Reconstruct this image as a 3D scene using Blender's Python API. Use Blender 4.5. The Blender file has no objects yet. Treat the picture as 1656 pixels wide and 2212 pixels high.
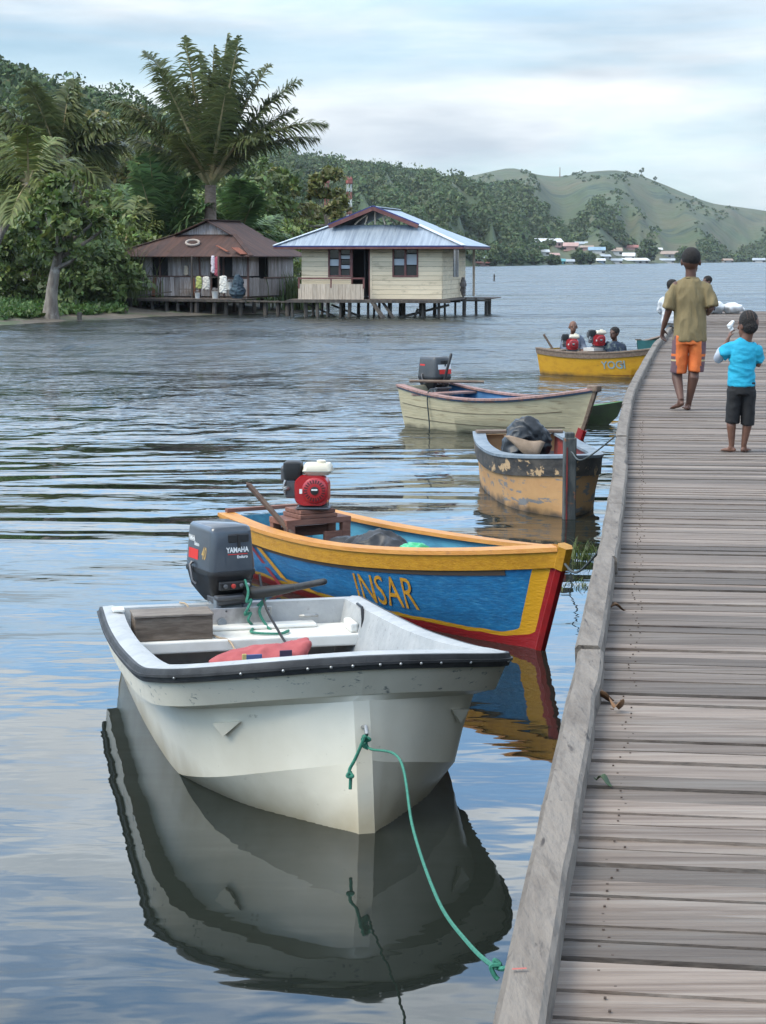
import bpy, bmesh, math, random
import numpy as np
from mathutils import Vector, Matrix, noise
R = math.radians
V = Vector
random.seed(7)
RNG = np.random.default_rng(7)
SC = bpy.context.scene
COL = SC.collection

# ------------------------------------------------------------------ camera, sky, sun
FF = 4200.0                        # focal length in units of a 1656 x 2212 picture
PITCH = math.atan((1106 - 559) / FF)
CAMZ = 2.5
cP, sP = math.cos(PITCH), math.sin(PITCH)
cam = bpy.data.cameras.new('camera')
cam.sensor_fit = 'VERTICAL'
cam.sensor_height = 36.0
cam.lens = FF / 2212 * 36.0
cam.clip_start = 0.1
cam.clip_end = 9000
camo = bpy.data.objects.new('camera', cam)
COL.objects.link(camo)
camo.location = (0, 0, CAMZ)
camo.rotation_euler = (math.pi / 2 - PITCH, 0, 0)
SC.camera = camo
SC.view_settings.view_transform = 'Standard'
SC.view_settings.look = 'None'
SC.view_settings.exposure = 0.50
SC.view_settings.gamma = 1.0
SC.view_settings.use_curve_mapping = False
SC.cycles.use_denoising = True
SC.cycles.max_bounces = 8
SC.cycles.diffuse_bounces = 3
SC.cycles.glossy_bounces = 3
SC.cycles.transparent_max_bounces = 8
SC.cycles.volume_bounces = 0
SC.cycles.caustics_reflective = False
SC.cycles.caustics_refractive = False

GLOW = 2.3
SUN_EL, SUN_AZ = R(50), R(-112)      # azimuth from +Y towards +X
W = bpy.data.worlds.new('World')
SC.world = W
W.use_nodes = True
nt = W.node_tree
nt.nodes.clear()
def wn(t, **k):
    n = nt.nodes.new(t)
    for a, b in k.items(): setattr(n, a, b)
    return n
wout = wn('ShaderNodeOutputWorld'); wbg = wn('ShaderNodeBackground')
sky = wn('ShaderNodeTexSky', sky_type='NISHITA', sun_disc=False, sun_elevation=SUN_EL, sun_rotation=SUN_AZ,
         air_density=1.0, dust_density=0.6, ozone_density=2.0)
tc = wn('ShaderNodeTexCoord')
mp = wn('ShaderNodeMapping'); mp.inputs['Scale'].default_value = (2.0, 2.0, 10.0)
n1 = wn('ShaderNodeTexNoise'); n1.inputs['Scale'].default_value = 1.9; n1.inputs['Detail'].default_value = 7; n1.inputs['Roughness'].default_value = .55; n1.inputs['Distortion'].default_value = .5
r1 = wn('ShaderNodeValToRGB')
r1.color_ramp.elements[0].position = .40; r1.color_ramp.elements[0].color = (.50, .50, .50, 1)
r1.color_ramp.elements[1].position = .60; r1.color_ramp.elements[1].color = (1, 1, 1, 1)
n2 = wn('ShaderNodeTexNoise'); n2.inputs['Scale'].default_value = 3.1; n2.inputs['Detail'].default_value = 5
r2 = wn('ShaderNodeValToRGB')
r2.color_ramp.elements[0].position = .36; r2.color_ramp.elements[0].color = (4.3, 4.9, 5.5, 1)
r2.color_ramp.elements[1].position = .60; r2.color_ramp.elements[1].color = (7.4, 7.8, 8.0, 1)
blue = wn('ShaderNodeMix', data_type='RGBA', blend_type='MULTIPLY')
blue.inputs[0].default_value = 1.0; blue.inputs[7].default_value = (.66, .98, 1.12, 1)
mix = wn('ShaderNodeMix', data_type='RGBA')
L = nt.links.new
L(tc.outputs['Generated'], mp.inputs['Vector']); L(mp.outputs[0], n1.inputs['Vector']); L(mp.outputs[0], n2.inputs['Vector'])
L(n1.outputs['Fac'], r1.inputs['Fac']); L(n2.outputs['Fac'], r2.inputs['Fac'])
L(sky.outputs[0], blue.inputs[6])
sz = wn('ShaderNodeSeparateXYZ'); L(tc.outputs['Generated'], sz.inputs[0])
mz = wn('ShaderNodeMapRange'); mz.inputs[1].default_value = .11; mz.inputs[2].default_value = .34; mz.inputs[3].default_value = 1.0; mz.inputs[4].default_value = 3.8; L(sz.outputs['Z'], mz.inputs[0])
mm_ = wn('ShaderNodeMath', operation='POWER'); mb_ = wn('ShaderNodeMapRange'); mb_.inputs[1].default_value = .13; mb_.inputs[2].default_value = .30; mb_.inputs[3].default_value = 1.0; mb_.inputs[4].default_value = 3.0; L(sz.outputs['Z'], mb_.inputs[0])
cl_ = wn('ShaderNodeVectorMath', operation='SCALE'); L(r2.outputs[0], cl_.inputs[0]); L(mb_.outputs[0], cl_.inputs['Scale'])
L(r1.outputs[0], mm_.inputs[0]); L(mz.outputs[0], mm_.inputs[1])
up_ = wn('ShaderNodeMapRange', interpolation_type='SMOOTHSTEP'); up_.inputs[1].default_value = .105; up_.inputs[2].default_value = .20; up_.inputs[3].default_value = 0; up_.inputs[4].default_value = GLOW; L(sz.outputs['Z'], up_.inputs[0])
dn_ = wn('ShaderNodeMapRange', interpolation_type='SMOOTHSTEP'); dn_.inputs[1].default_value = .35; dn_.inputs[2].default_value = .75; dn_.inputs[3].default_value = 1; dn_.inputs[4].default_value = .2; L(sz.outputs['Z'], dn_.inputs[0])
gl_ = wn('ShaderNodeMath', operation='MULTIPLY_ADD'); L(up_.outputs[0], gl_.inputs[0]); L(dn_.outputs[0], gl_.inputs[1]); gl_.inputs[2].default_value = 1.0
bs_ = wn('ShaderNodeVectorMath', operation='SCALE'); L(blue.outputs[2], bs_.inputs[0]); L(gl_.outputs[0], bs_.inputs['Scale'])
L(mm_.outputs[0], mix.inputs[0]); L(cl_.outputs[0], mix.inputs[7]); L(bs_.outputs[0], mix.inputs[6]); pass; pass
L(mix.outputs[2], wbg.inputs['Color']); wbg.inputs['Strength'].default_value = 0.10
L(wbg.outputs[0], wout.inputs['Surface'])

sun = bpy.data.lights.new('sun', 'SUN'); sun.energy = 2.6; sun.angle = R(32); sun.color = (1, .92, .78)
suno = bpy.data.objects.new('sun', sun); COL.objects.link(suno)
sd = V((math.sin(SUN_AZ) * math.cos(SUN_EL), math.cos(SUN_AZ) * math.cos(SUN_EL), math.sin(SUN_EL)))
suno.rotation_euler = sd.to_track_quat('Z', 'Y').to_euler()
suno.location = sd * 60

# ------------------------------------------------------------------ helpers
def ray(px, py):
    dx = (px - 828) / FF; dy = (1106 - py) / FF
    return V((dx, cP + dy * sP, -sP + dy * cP))
def on_z(px, py, z):
    d = ray(px, py); t = (z - CAMZ) / d.z
    return V((d.x * t, d.y * t, z))
def at(px, py, Y):
    d = ray(px, py); t = Y / d.y
    return V((d.x * t, Y, CAMZ + d.z * t))

def mat(name, c, rough=.7, c2=None, nscale=4.0, stretch=(1, 1, 1), lo=.4, hi=.6, c3=None, n3=1.0, st3=(1, 1, 1), lo3=.55, hi3=.7,
        bump=0.0, bscale=40.0, bst=None, metal=0.0, island=0.0, spec=.5, transl=0.0, alpha=1.0, detail=5, dist=0.0, coat=0.0, hue=0.0):
    m = bpy.data.materials.new(name); m.use_nodes = True
    t = m.node_tree; t.nodes.clear()
    def N(ty, **k):
        n = t.nodes.new(ty)
        for a, b in k.items(): setattr(n, a, b)
        return n
    out = N('ShaderNodeOutputMaterial'); p = N('ShaderNodeBsdfPrincipled')
    p.inputs['Roughness'].default_value = rough; p.inputs['Metallic'].default_value = metal
    p.inputs['Specular IOR Level'].default_value = spec; p.inputs['Alpha'].default_value = alpha
    p.inputs['Coat Weight'].default_value = coat
    tcx = N('ShaderNodeTexCoord')
    geo = N('ShaderNodeNewGeometry')
    def coords(st, off=True):
        mpn = N('ShaderNodeMapping'); mpn.inputs['Scale'].default_value = st
        t.links.new(tcx.outputs['Object'], mpn.inputs['Vector'])
        if island and off:
            ad = N('ShaderNodeVectorMath', operation='ADD')
            ms = N('ShaderNodeMath', operation='MULTIPLY'); ms.inputs[1].default_value = 37.0
            t.links.new(geo.outputs['Random Per Island'], ms.inputs[0])
            t.links.new(mpn.outputs[0], ad.inputs[0]); t.links.new(ms.outputs[0], ad.inputs[1])
            return ad.outputs[0]
        return mpn.outputs[0]
    def noisefac(scale, st, l, h, det=detail):
        nz = N('ShaderNodeTexNoise'); nz.inputs['Scale'].default_value = scale; nz.inputs['Detail'].default_value = det
        nz.inputs['Distortion'].default_value = dist; nz.inputs['Roughness'].default_value = .66
        t.links.new(coords(st), nz.inputs['Vector'])
        mr = N('ShaderNodeMapRange'); mr.inputs[1].default_value = l; mr.inputs[2].default_value = h
        t.links.new(nz.outputs['Fac'], mr.inputs[0])
        return mr.outputs[0]
    col = None
    def rgb(cc):
        q = N('ShaderNodeRGB'); q.outputs[0].default_value = (*cc, 1); return q.outputs[0]
    col = rgb(c)
    if c2 is not None:
        mx = N('ShaderNodeMix', data_type='RGBA')
        t.links.new(noisefac(nscale, stretch, lo, hi), mx.inputs[0]); t.links.new(col, mx.inputs[6]); mx.inputs[7].default_value = (*c2, 1)
        col = mx.outputs[2]
    if c3 is not None:
        mx = N('ShaderNodeMix', data_type='RGBA')
        t.links.new(noisefac(n3, st3, lo3, hi3), mx.inputs[0]); t.links.new(col, mx.inputs[6]); mx.inputs[7].default_value = (*c3, 1)
        col = mx.outputs[2]
    if island:
        hs = N('ShaderNodeHueSaturation')
        mr = N('ShaderNodeMapRange'); mr.inputs[3].default_value = 1 - island; mr.inputs[4].default_value = 1 + island
        t.links.new(geo.outputs['Random Per Island'], mr.inputs[0]); t.links.new(mr.outputs[0], hs.inputs['Value'])
        if hue:
            ml = N('ShaderNodeMath', operation='MULTIPLY'); ml.inputs[1].default_value = 7.13
            fr = N('ShaderNodeMath', operation='FRACT')
            mh = N('ShaderNodeMapRange'); mh.inputs[3].default_value = .5 - hue; mh.inputs[4].default_value = .5 + hue
            t.links.new(geo.outputs['Random Per Island'], ml.inputs[0]); t.links.new(ml.outputs[0], fr.inputs[0])
            t.links.new(fr.outputs[0], mh.inputs[0]); t.links.new(mh.outputs[0], hs.inputs['Hue'])
        t.links.new(col, hs.inputs['Color']); col = hs.outputs[0]
    t.links.new(col, p.inputs['Base Color'])
    if bump:
        nz = N('ShaderNodeTexNoise'); nz.inputs['Scale'].default_value = bscale; nz.inputs['Detail'].default_value = 4
        t.links.new(coords(bst or stretch), nz.inputs['Vector'])
        b = N('ShaderNodeBump'); b.inputs['Strength'].default_value = 1.0; b.inputs['Distance'].default_value = bump
        t.links.new(nz.outputs['Fac'], b.inputs['Height']); t.links.new(b.outputs[0], p.inputs['Normal'])
    sh = p.outputs[0]
    if transl:
        tr = N('ShaderNodeBsdfTranslucent'); t.links.new(col, tr.inputs['Color'])
        ms = N('ShaderNodeMixShader'); ms.inputs[0].default_value = transl
        t.links.new(sh, ms.inputs[1]); t.links.new(tr.outputs[0], ms.inputs[2]); sh = ms.outputs[0]
    t.links.new(sh, out.inputs['Surface'])
    return m

def thing(name, label, cat, loc=(0, 0, 0), rot=0.0, group=None, scale=None):
    o = bpy.data.objects.new(name, None); COL.objects.link(o)
    o.location = loc; o.rotation_euler = (0, 0, rot); o.empty_display_size = .2
    if scale: o.scale = (scale,) * 3
    tag(o, label, cat, group)
    return o
def tag(o, label=None, cat=None, group=None, kind=None):
    if label: o['label'] = label
    if cat: o['category'] = cat
    if group: o['group'] = group
    if kind: o['kind'] = kind
    return o
def link(name, me, mats, parent=None, smooth=False, angle=40, bevel=0.0, segs=2):
    for m in (mats if isinstance(mats, (list, tuple)) else [mats]): me.materials.append(m)
    if smooth:
        me.polygons.foreach_set('use_smooth', [True] * len(me.polygons))
        if angle < 180: me.set_sharp_from_angle(angle=R(angle))
    o = bpy.data.objects.new(name, me); COL.objects.link(o)
    if parent is not None: o.parent = parent
    if bevel:
        b = o.modifiers.new('bevel', 'BEVEL'); b.width = bevel; b.segments = segs; b.limit_method = 'ANGLE'; b.angle_limit = R(35)
    return o
def np_mesh(name, verts, faces):
    me = bpy.data.meshes.new(name)
    verts = np.asarray(verts, dtype=np.float32); faces = np.asarray(faces, dtype=np.int32)
    k = faces.shape[1]
    me.vertices.add(len(verts)); me.vertices.foreach_set('co', verts.ravel())
    me.loops.add(faces.size); me.loops.foreach_set('vertex_index', faces.ravel())
    me.polygons.add(len(faces)); me.polygons.foreach_set('loop_start', np.arange(0, faces.size, k, dtype=np.int32))
    me.update(calc_edges=True); me.validate()
    return me

def frame_of(d, ref=None):
    d = d.normalized()
    r = V(ref) if ref is not None else (V((1, 0, 0)) if abs(d.x) < .9 else V((0, 1, 0)))
    a = (r - d * r.dot(d))
    if a.length < 1e-5: a = V((0, 1, 0)) - d * d.y
    a.normalize()
    return a, d.cross(a)

class MB:
    def __init__(s): s.v = []; s.f = []; s.m = []
    def add(s, vs, fs, mi=0):
        o = len(s.v); s.v += [tuple(v) for v in vs]
        for f in fs: s.f.append([i + o for i in f]); s.m.append(mi)
        return s
    def box(s, c, d, rot=None, mi=0, top=1.0):
        c = V(c); x, y, z = d[0] / 2, d[1] / 2, d[2] / 2
        p = [V((sx * x * (top if sz > 0 else 1), sy * y * (top if sz > 0 else 1), sz * z)) for sz in (-1, 1) for sy in (-1, 1) for sx in (-1, 1)]
        if rot is not None:
            if not isinstance(rot, Matrix): rot = Matrix.Rotation(rot, 3, 'Z')
            p = [rot @ q for q in p]
        return s.add([c + q for q in p], [(0, 2, 3, 1), (4, 5, 7, 6), (0, 1, 5, 4), (2, 6, 7, 3), (0, 4, 6, 2), (1, 3, 7, 5)], mi)
    def bar(s, a, b, w, h, up=(0, 0, 1), mi=0):
        a, b = V(a), V(b); d = (b - a); u = V(up); x, y = frame_of(d, u)
        # x ~ up
        vs = [q + x * (i * h / 2) + y * (j * w / 2) for q in (a, b) for i, j in ((-1, -1), (-1, 1), (1, 1), (1, -1))]
        return s.add(vs, [(3, 2, 1, 0), (4, 5, 6, 7), (0, 1, 5, 4), (1, 2, 6, 5), (2, 3, 7, 6), (3, 0, 4, 7)], mi)
    def loft(s, rings, cap0=True, cap1=True, mi=0, closed=True):
        n = len(rings[0]); vs = [p for r in rings for p in r]; fs = []
        for i in range(len(rings) - 1):
            for j in range(n if closed else n - 1):
                k = (j + 1) % n
                fs.append((i * n + j, i * n + k, (i + 1) * n + k, (i + 1) * n + j))
        if closed and cap0: fs.append(tuple(range(n - 1, -1, -1)))
        if closed and cap1: fs.append(tuple((len(rings) - 1) * n + j for j in range(n)))
        return s.add(vs, fs, mi)
    def tube(s, pts, r, n=8, ref=None, mi=0, dome=False):
        pts = [V(p) for p in pts]; k = len(pts)
        if not isinstance(r, (list, tuple)): r = [r] * k
        r = [q if isinstance(q, (list, tuple)) else (q, q) for q in r]
        tang = [(pts[min(i + 1, k - 1)] - pts[max(i - 1, 0)]).normalized() for i in range(k)]
        if ref is None: ref = frame_of(tang[0])[0]
        P, T, RR = list(pts), list(tang), list(r)
        if dome:
            m0 = min(r[0]); m1 = min(r[-1])
            P = [pts[0] - tang[0] * m0 * .95, pts[0] - tang[0] * m0 * .6] + P + [pts[-1] + tang[-1] * m1 * .6, pts[-1] + tang[-1] * m1 * .95]
            T = [tang[0]] * 2 + T + [tang[-1]] * 2
            RR = [(r[0][0] * .3, r[0][1] * .3), (r[0][0] * .8, r[0][1] * .8)] + RR + [(r[-1][0] * .8, r[-1][1] * .8), (r[-1][0] * .3, r[-1][1] * .3)]
        rings = []; a = V(ref)
        for p, d, (ra, rb) in zip(P, T, RR):
            a, b = frame_of(d, a)
            rings.append([p + a * (ra * math.cos(2 * math.pi * j / n)) + b * (rb * math.sin(2 * math.pi * j / n)) for j in range(n)])
        return s.loft(rings, mi=mi)
    def ball(s, c, r, n=12, m=8, mi=0, rot=None):
        c = V(c); r = r if isinstance(r, (list, tuple)) else (r, r, r); rings = []
        for i in range(1, m):
            a = math.pi * i / m - math.pi / 2
            ring = [V((r[0] * math.cos(a) * math.cos(2 * math.pi * j / n), r[1] * math.cos(a) * math.sin(2 * math.pi * j / n), r[2] * math.sin(a))) for j in range(n)]
            if rot is not None: ring = [rot @ q for q in ring]
            rings.append([c + q for q in ring])
        return s.loft(rings, mi=mi)
    def lathe(s, prof, c, axis=(0, 0, 1), n=16, mi=0):
        c = V(c); d = V(axis).normalized(); a, b = frame_of(d)
        rings = [[c + d * h + a * (r * math.cos(2 * math.pi * j / n)) + b * (r * math.sin(2 * math.pi * j / n)) for j in range(n)] for r, h in prof]
        return s.loft(rings, mi=mi)
    def poly(s, pts, ext, mi=0):
        pts = [V(p) for p in pts]; e = V(ext)
        return s.loft([pts, [p + e for p in pts]], mi=mi)
    def mesh(s, name):
        me = bpy.data.meshes.new(name); me.from_pydata([tuple(v) for v in s.v], [], s.f)
        me.polygons.foreach_set('material_index', s.m); me.update()
        bm = bmesh.new(); bm.from_mesh(me); bmesh.ops.recalc_face_normals(bm, faces=bm.faces); bm.to_mesh(me); bm.free()
        return me
    def build(s, name, mats, parent=None, smooth=False, angle=40, bevel=0.0, segs=2):
        return link(name, s.mesh(name), mats, parent, smooth, angle, bevel, segs)

def rrect(c, w, d, r, z=None, n=4, plane='xy'):
    pts = []
    for cx, cy, a0 in ((w / 2 - r, d / 2 - r, 0), (-w / 2 + r, d / 2 - r, 90), (-w / 2 + r, -d / 2 + r, 180), (w / 2 - r, -d / 2 + r, 270)):
        for i in range(n + 1):
            a = R(a0 + 90 * i / n); pts.append((cx + r * math.cos(a), cy + r * math.sin(a)))
    if plane == 'xy': return [V((c[0] + x, c[1] + y, c[2])) for x, y in pts]
    if plane == 'xz': return [V((c[0] + x, c[1], c[2] + y)) for x, y in pts]
    return [V((c[0], c[1] + x, c[2] + y)) for x, y in pts]

def spline(keys, n):
    """Catmull-Rom through keys, n points"""
    K = [V(k) for k in keys]; out = []
    K = [K[0] * 2 - K[1]] + K + [K[-1] * 2 - K[-2]]
    m = len(K) - 3
    for i in range(n):
        u = i / (n - 1) * m; k = min(int(u), m - 1); t = u - k
        p0, p1, p2, p3 = K[k:k + 4]
        out.append(.5 * ((2 * p1) + (p2 - p0) * t + (2 * p0 - 5 * p1 + 4 * p2 - p3) * t * t + (3 * p1 - p0 - 3 * p2 + p3) * t ** 3))
    return out

def letters(body, size=1.0, xs=1.0, bold=0.0, shear=0.0):
    """flat lettering as (verts 2d, faces)"""
    cu = bpy.data.curves.new('letters', 'FONT'); cu.body = body; cu.size = size; cu.resolution_u = 3; cu.offset = bold; cu.shear = shear
    cu.align_x = 'CENTER'; cu.align_y = 'CENTER'
    o = bpy.data.objects.new('letters', cu); COL.objects.link(o)
    bpy.context.view_layer.update()
    dg = bpy.context.evaluated_depsgraph_get()
    me = bpy.data.meshes.new_from_object(o.evaluated_get(dg))
    vs = [(v.co.x * xs, v.co.y) for v in me.vertices]; fs = [tuple(p.vertices) for p in me.polygons]
    bpy.data.objects.remove(o); bpy.data.meshes.remove(me); bpy.data.curves.remove(cu)
    return vs, fs

def fuse(name, fill, voxel, mats, parent, smooth=6, angle=180, wrinkle=0.0, wscale=9.0, wst=(1, 1, 1)):
    """grow one continuous skin over overlapping solids"""
    mb = MB(); fill(mb)
    me = mb.mesh('raw'); o = bpy.data.objects.new('raw', me); COL.objects.link(o)
    r = o.modifiers.new('r', 'REMESH'); r.mode = 'VOXEL'; r.voxel_size = voxel
    sm = o.modifiers.new('s', 'SMOOTH'); sm.factor = .5; sm.iterations = smooth
    bpy.context.view_layer.update()
    dg = bpy.context.evaluated_depsgraph_get()
    new = bpy.data.meshes.new_from_object(o.evaluated_get(dg))
    bpy.data.objects.remove(o); bpy.data.meshes.remove(me)
    new.name = name
    if wrinkle:
        nv = [v.normal.copy() for v in new.vertices]
        for v, nn in zip(new.vertices, nv):
            q = V((v.co.x * wst[0], v.co.y * wst[1], v.co.z * wst[2])) * wscale
            v.co += nn * (wrinkle * (1 - 2 * abs(noise.noise(q))) )
    return link(name, new, mats, parent, True, angle)
HAZE = 0.00007

# ------------------------------------------------------------------ leaf helpers
def unit(a): return a / np.maximum(np.linalg.norm(a, axis=-1, keepdims=True), 1e-6)
def leaf_quads(c, d, nrm, ln, wd):
    d = unit(d); s = unit(np.cross(d, nrm)); ln = ln[:, None]; wd = wd[:, None]
    up = np.cross(s, d)
    v = np.stack([c - d * ln * .5, c + s * wd * .5 - up * ln * .06, c + d * ln * .5 - up * ln * .12, c - s * wd * .5 - up * ln * .06], 1).reshape(-1, 3)
    return v, np.arange(len(v)).reshape(-1, 4)
def clump_points(centers, radii, k, squash=.8, top=.25):
    """k points spread through the outer part of each ellipsoid"""
    n = len(centers); g = unit(RNG.normal(size=(n, k, 3))); g[..., 2] = np.where(g[..., 2] < -top, -g[..., 2], g[..., 2])
    rad = (RNG.uniform(.35, 1.0, (n, k, 1)) ** .45)
    p = centers[:, None] + g * rad * radii[:, None, None] * np.array([1, 1, squash])
    return p.reshape(-1, 3), g.reshape(-1, 3)
def leaves(centers, radii, k, size, squash=.8, top=.25, aspect=.55, droop=.25):
    p, g = clump_points(np.asarray(centers, float), np.asarray(radii, float), k, squash, top)
    n = len(p); d = unit(g * .6 + RNG.normal(size=(n, 3)) * .7 - np.array([0, 0, droop]))
    nr = unit(g + RNG.normal(size=(n, 3)) * .55 + np.array([0, 0, .5]))
    ln = size * (.45 + 1.35 * RNG.uniform(0, 1, n) ** 1.6)
    return leaf_quads(p, d, nr, ln, ln * aspect)

# ------------------------------------------------------------------ water
def water_material():
    m = bpy.data.materials.new('lake_water'); m.use_nodes = True; t = m.node_tree; t.nodes.clear()
    def N(ty, **k):
        n = t.nodes.new(ty)
        for a, b in k.items(): setattr(n, a, b)
        return n
    lk = t.links.new
    out = N('ShaderNodeOutputMaterial'); p = N('ShaderNodeBsdfPrincipled')
    p.inputs['Base Color'].default_value = (.013, .016, .013, 1); p.inputs['Roughness'].default_value = .025
    p.inputs['IOR'].default_value = 1.333; p.inputs['Specular IOR Level'].default_value = .62
    tcx = N('ShaderNodeTexCoord'); sep = N('ShaderNodeSeparateXYZ'); lk(tcx.outputs['Object'], sep.inputs[0])
    def layer(sx, sy, rot, scale, det, dist=0.0, rough=.5):
        mpn = N('ShaderNodeMapping'); mpn.inputs['Scale'].default_value = (sx, sy, 1); mpn.inputs['Rotation'].default_value = (0, 0, rot)
        lk(tcx.outputs['Object'], mpn.inputs[0])
        nz = N('ShaderNodeTexNoise'); nz.inputs['Scale'].default_value = scale; nz.inputs['Detail'].default_value = det
        nz.inputs['Distortion'].default_value = dist; nz.inputs['Roughness'].default_value = rough
        lk(mpn.outputs[0], nz.inputs['Vector']); return nz.outputs['Fac']
    def ramp(src, pts):
        # piecewise mask along the distance from the jetty head
        cr = N('ShaderNodeFloatCurve'); c = cr.mapping.curves[0]
        mx = pts[-1][0]
        while len(c.points) < len(pts): c.points.new(.5, .5)
        for q, (a, b) in zip(c.points, pts): q.location = (a / mx, b); q.handle_type = 'AUTO'
        cr.mapping.update()
        mr = N('ShaderNodeMapRange'); mr.inputs[1].default_value = 0; mr.inputs[2].default_value = mx; lk(src, mr.inputs[0])
        lk(mr.outputs[0], cr.inputs['Value']); return cr.outputs[0]
    def mul(a, b):
        n = N('ShaderNodeMath', operation='MULTIPLY'); lk(a, n.inputs[0])
        if isinstance(b, (int, float)): n.inputs[1].default_value = b
        else: lk(b, n.inputs[1])
        return n.outputs[0]
    def add(a, b):
        n = N('ShaderNodeMath', operation='ADD'); lk(a, n.inputs[0]); lk(b, n.inputs[1]); return n.outputs[0]
    Yc = sep.outputs['Y']
    # long low wakes, short ripples, wind chop, and a slow wobble close to the jetty
    wake = mul(mul(layer(.17, .50, .14, 1.0, 1.4, 1.5), ramp(Yc, WK)), AMP[0])
    rip = mul(mul(layer(.42, 1.7, -.12, 1.0, 2.0, .6), ramp(Yc, RP)), AMP[1])
    chop = mul(mul(layer(1.1, 2.6, .2, 1.0, 3.0, .3), ramp(Yc, CH)), AMP[2])
    wob = mul(layer(1.0, 1.6, .3, 1.1, 2.0, .4), AMP[3])
    fine = mul(mul(layer(3.0, 6.0, .0, 1.0, 2.0, .3), ramp(Yc, RP)), AMP[4])
    gust = layer(.05, .11, .2, 1.0, 3.0, .5)
    swell = mul(mul(mul(layer(.75, .55, -.25, 1.0, 3.0, .5), ramp(Yc, CH)), gust), AMP[5])
    swell2 = mul(mul(mul(layer(.45, .17, .2, 1.0, 2.0, .6), ramp(Yc, CH)), gust), AMP[6])
    swell = add(swell, swell2)
    h = add(add(add(add(wake, rip), add(chop, wob)), fine), swell)
    # wind-ruffled patches: ripples too small to model one by one
    rg_ = N('ShaderNodeMapRange'); rg_.inputs[1].default_value = .30; rg_.inputs[2].default_value = .58; rg_.inputs[3].default_value = .06; rg_.inputs[4].default_value = .26; lk(gust, rg_.inputs[0])
    ro = N('ShaderNodeMath', operation='MULTIPLY_ADD'); lk(rg_.outputs[0], ro.inputs[0]); lk(ramp(Yc, RF), ro.inputs[1]); ro.inputs[2].default_value = .022; lk(ro.outputs[0], p.inputs['Roughness'])
    b = N('ShaderNodeBump'); b.inputs['Strength'].default_value = 1; b.inputs['Distance'].default_value = 1
    lk(h, b.inputs['Height']); lk(b.outputs[0], p.inputs['Normal'])
    lk(p.outputs[0], out.inputs['Surface'])
    return m
WK = [(0, .0), (9, .02), (11.5, .10), (14, .32), (18, .75), (25, 1), (40, .8), (60, .25), (100, .1)]
RP = [(0, .10), (9, .14), (13, .35), (20, .8), (40, 1), (70, .8), (120, .6)]
CH = [(0, 0), (20, .06), (30, .28), (42, .9), (100, 1), (160, 1)]
RF = [(0, 0), (26, .0), (36, .25), (48, .85), (70, 1), (130, 1), (160, 1)]
AMP = (.135, .010, .22, .0045, .0020, 1.0, 2.6)
M_water = water_material()
wm = MB(); xs = [-2600, -60, 60, 2600]; ys = [-30, 130, 3200]
wm.add([(x, y, 0) for y in ys for x in xs], [(r * 4 + c, r * 4 + c + 1, r * 4 + c + 5, r * 4 + c + 4) for r in range(2) for c in range(3)])
tag(wm.build('water', M_water), kind='structure')

# ------------------------------------------------------------------ hills
def lerp_tab(tab, x):
    if x <= tab[0][0]: return tab[0][1]
    for (a, b), (c, d) in zip(tab, tab[1:]):
        if x <= c:
            t = (x - a) / (c - a); return b + (d - b) * t
    return tab[-1][1]
def smooth_tab(tab, x, w=18):
    return (lerp_tab(tab, x - w) + 2 * lerp_tab(tab, x) + lerp_tab(tab, x + w)) / 4
KX = FF * 1.0084
class Hill:
    def __init__(s, sil, foot, ridge, power, gul, gs, seed, p0, p1, off=0):
        s.sil, s.foot, s.ridge, s.power, s.gul, s.gs, s.seed, s.p0, s.p1, s.off = sil, foot, ridge, power, gul, gs, seed, p0, p1, off
    def span(s, px): return lerp_tab(s.foot, px), lerp_tab(s.ridge, px)
    def z(s, px, Y):
        f, r = s.span(px); t = (Y - f) / (r - f)
        top = CAMZ + (559 - smooth_tab(s.sil, px) - s.off) / FF * r * 1.0
        if t < 0: return -1.5
        if t <= 1: e = t ** s.power * (1 + (1 - t) * .25)
        else: e = max(0, 1 - (t - 1) * 1.1)
        g = 0
        if s.gul:
            q = V((px / s.gs + t * 1.1 + s.seed, t * 1.3, s.seed))
            g = (abs(noise.noise(q)) * 1.6 + abs(noise.noise(q * 2.3)) * .45 - .45) * s.gul * min(1, t * 4) * max(0, min(1, (1.0 - t) * 2.6))
        return -1.2 + (top + 1.2) * e - g
    def point(s, px, Y): return V(((px - 828) / KX * Y, Y, s.z(px, Y)))
    def build(s, name, m, nx=150, ny=56):
        vs = []
        for i in range(nx + 1):
            px = s.p0 + (s.p1 - s.p0) * i / nx; f, r = s.span(px)
            for j in range(ny + 1): vs.append(s.point(px, f + (r - f) * 1.45 * j / ny))
        fs = [(i * (ny + 1) + j, (i + 1) * (ny + 1) + j, (i + 1) * (ny + 1) + j + 1, i * (ny + 1) + j + 1) for i in range(nx) for j in range(ny)]
        me = np_mesh(name, [tuple(v) for v in vs], fs)
        return tag(link(name, me, m, None, True, 180), kind='structure')
H_left = Hill([(-500, 90), (-150, 110), (0, 146), (40, 152), (100, 185), (140, 198), (215, 210), (300, 232), (400, 262), (500, 310), (600, 370), (700, 450), (760, 540)],
              [(-500, 190), (300, 210), (760, 300)], [(-500, 430), (760, 430)], .8, 3.0, 120., 3.1, -420, 740, 36)
H_mid = Hill([(300, 300), (450, 312), (520, 314), (580, 312), (640, 334), (700, 348), (780, 358), (850, 367), (900, 372), (980, 384), (1035, 396), (1085, 440), (1120, 485), (1150, 530), (1175, 572)],
             [(300, 520), (900, 560), (1000, 640), (1100, 690), (1330, 860)], [(300, 980), (1000, 1080), (1330, 1150)], .85, 15.0, 75., 8.7, 300, 1172, 15)
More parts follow.
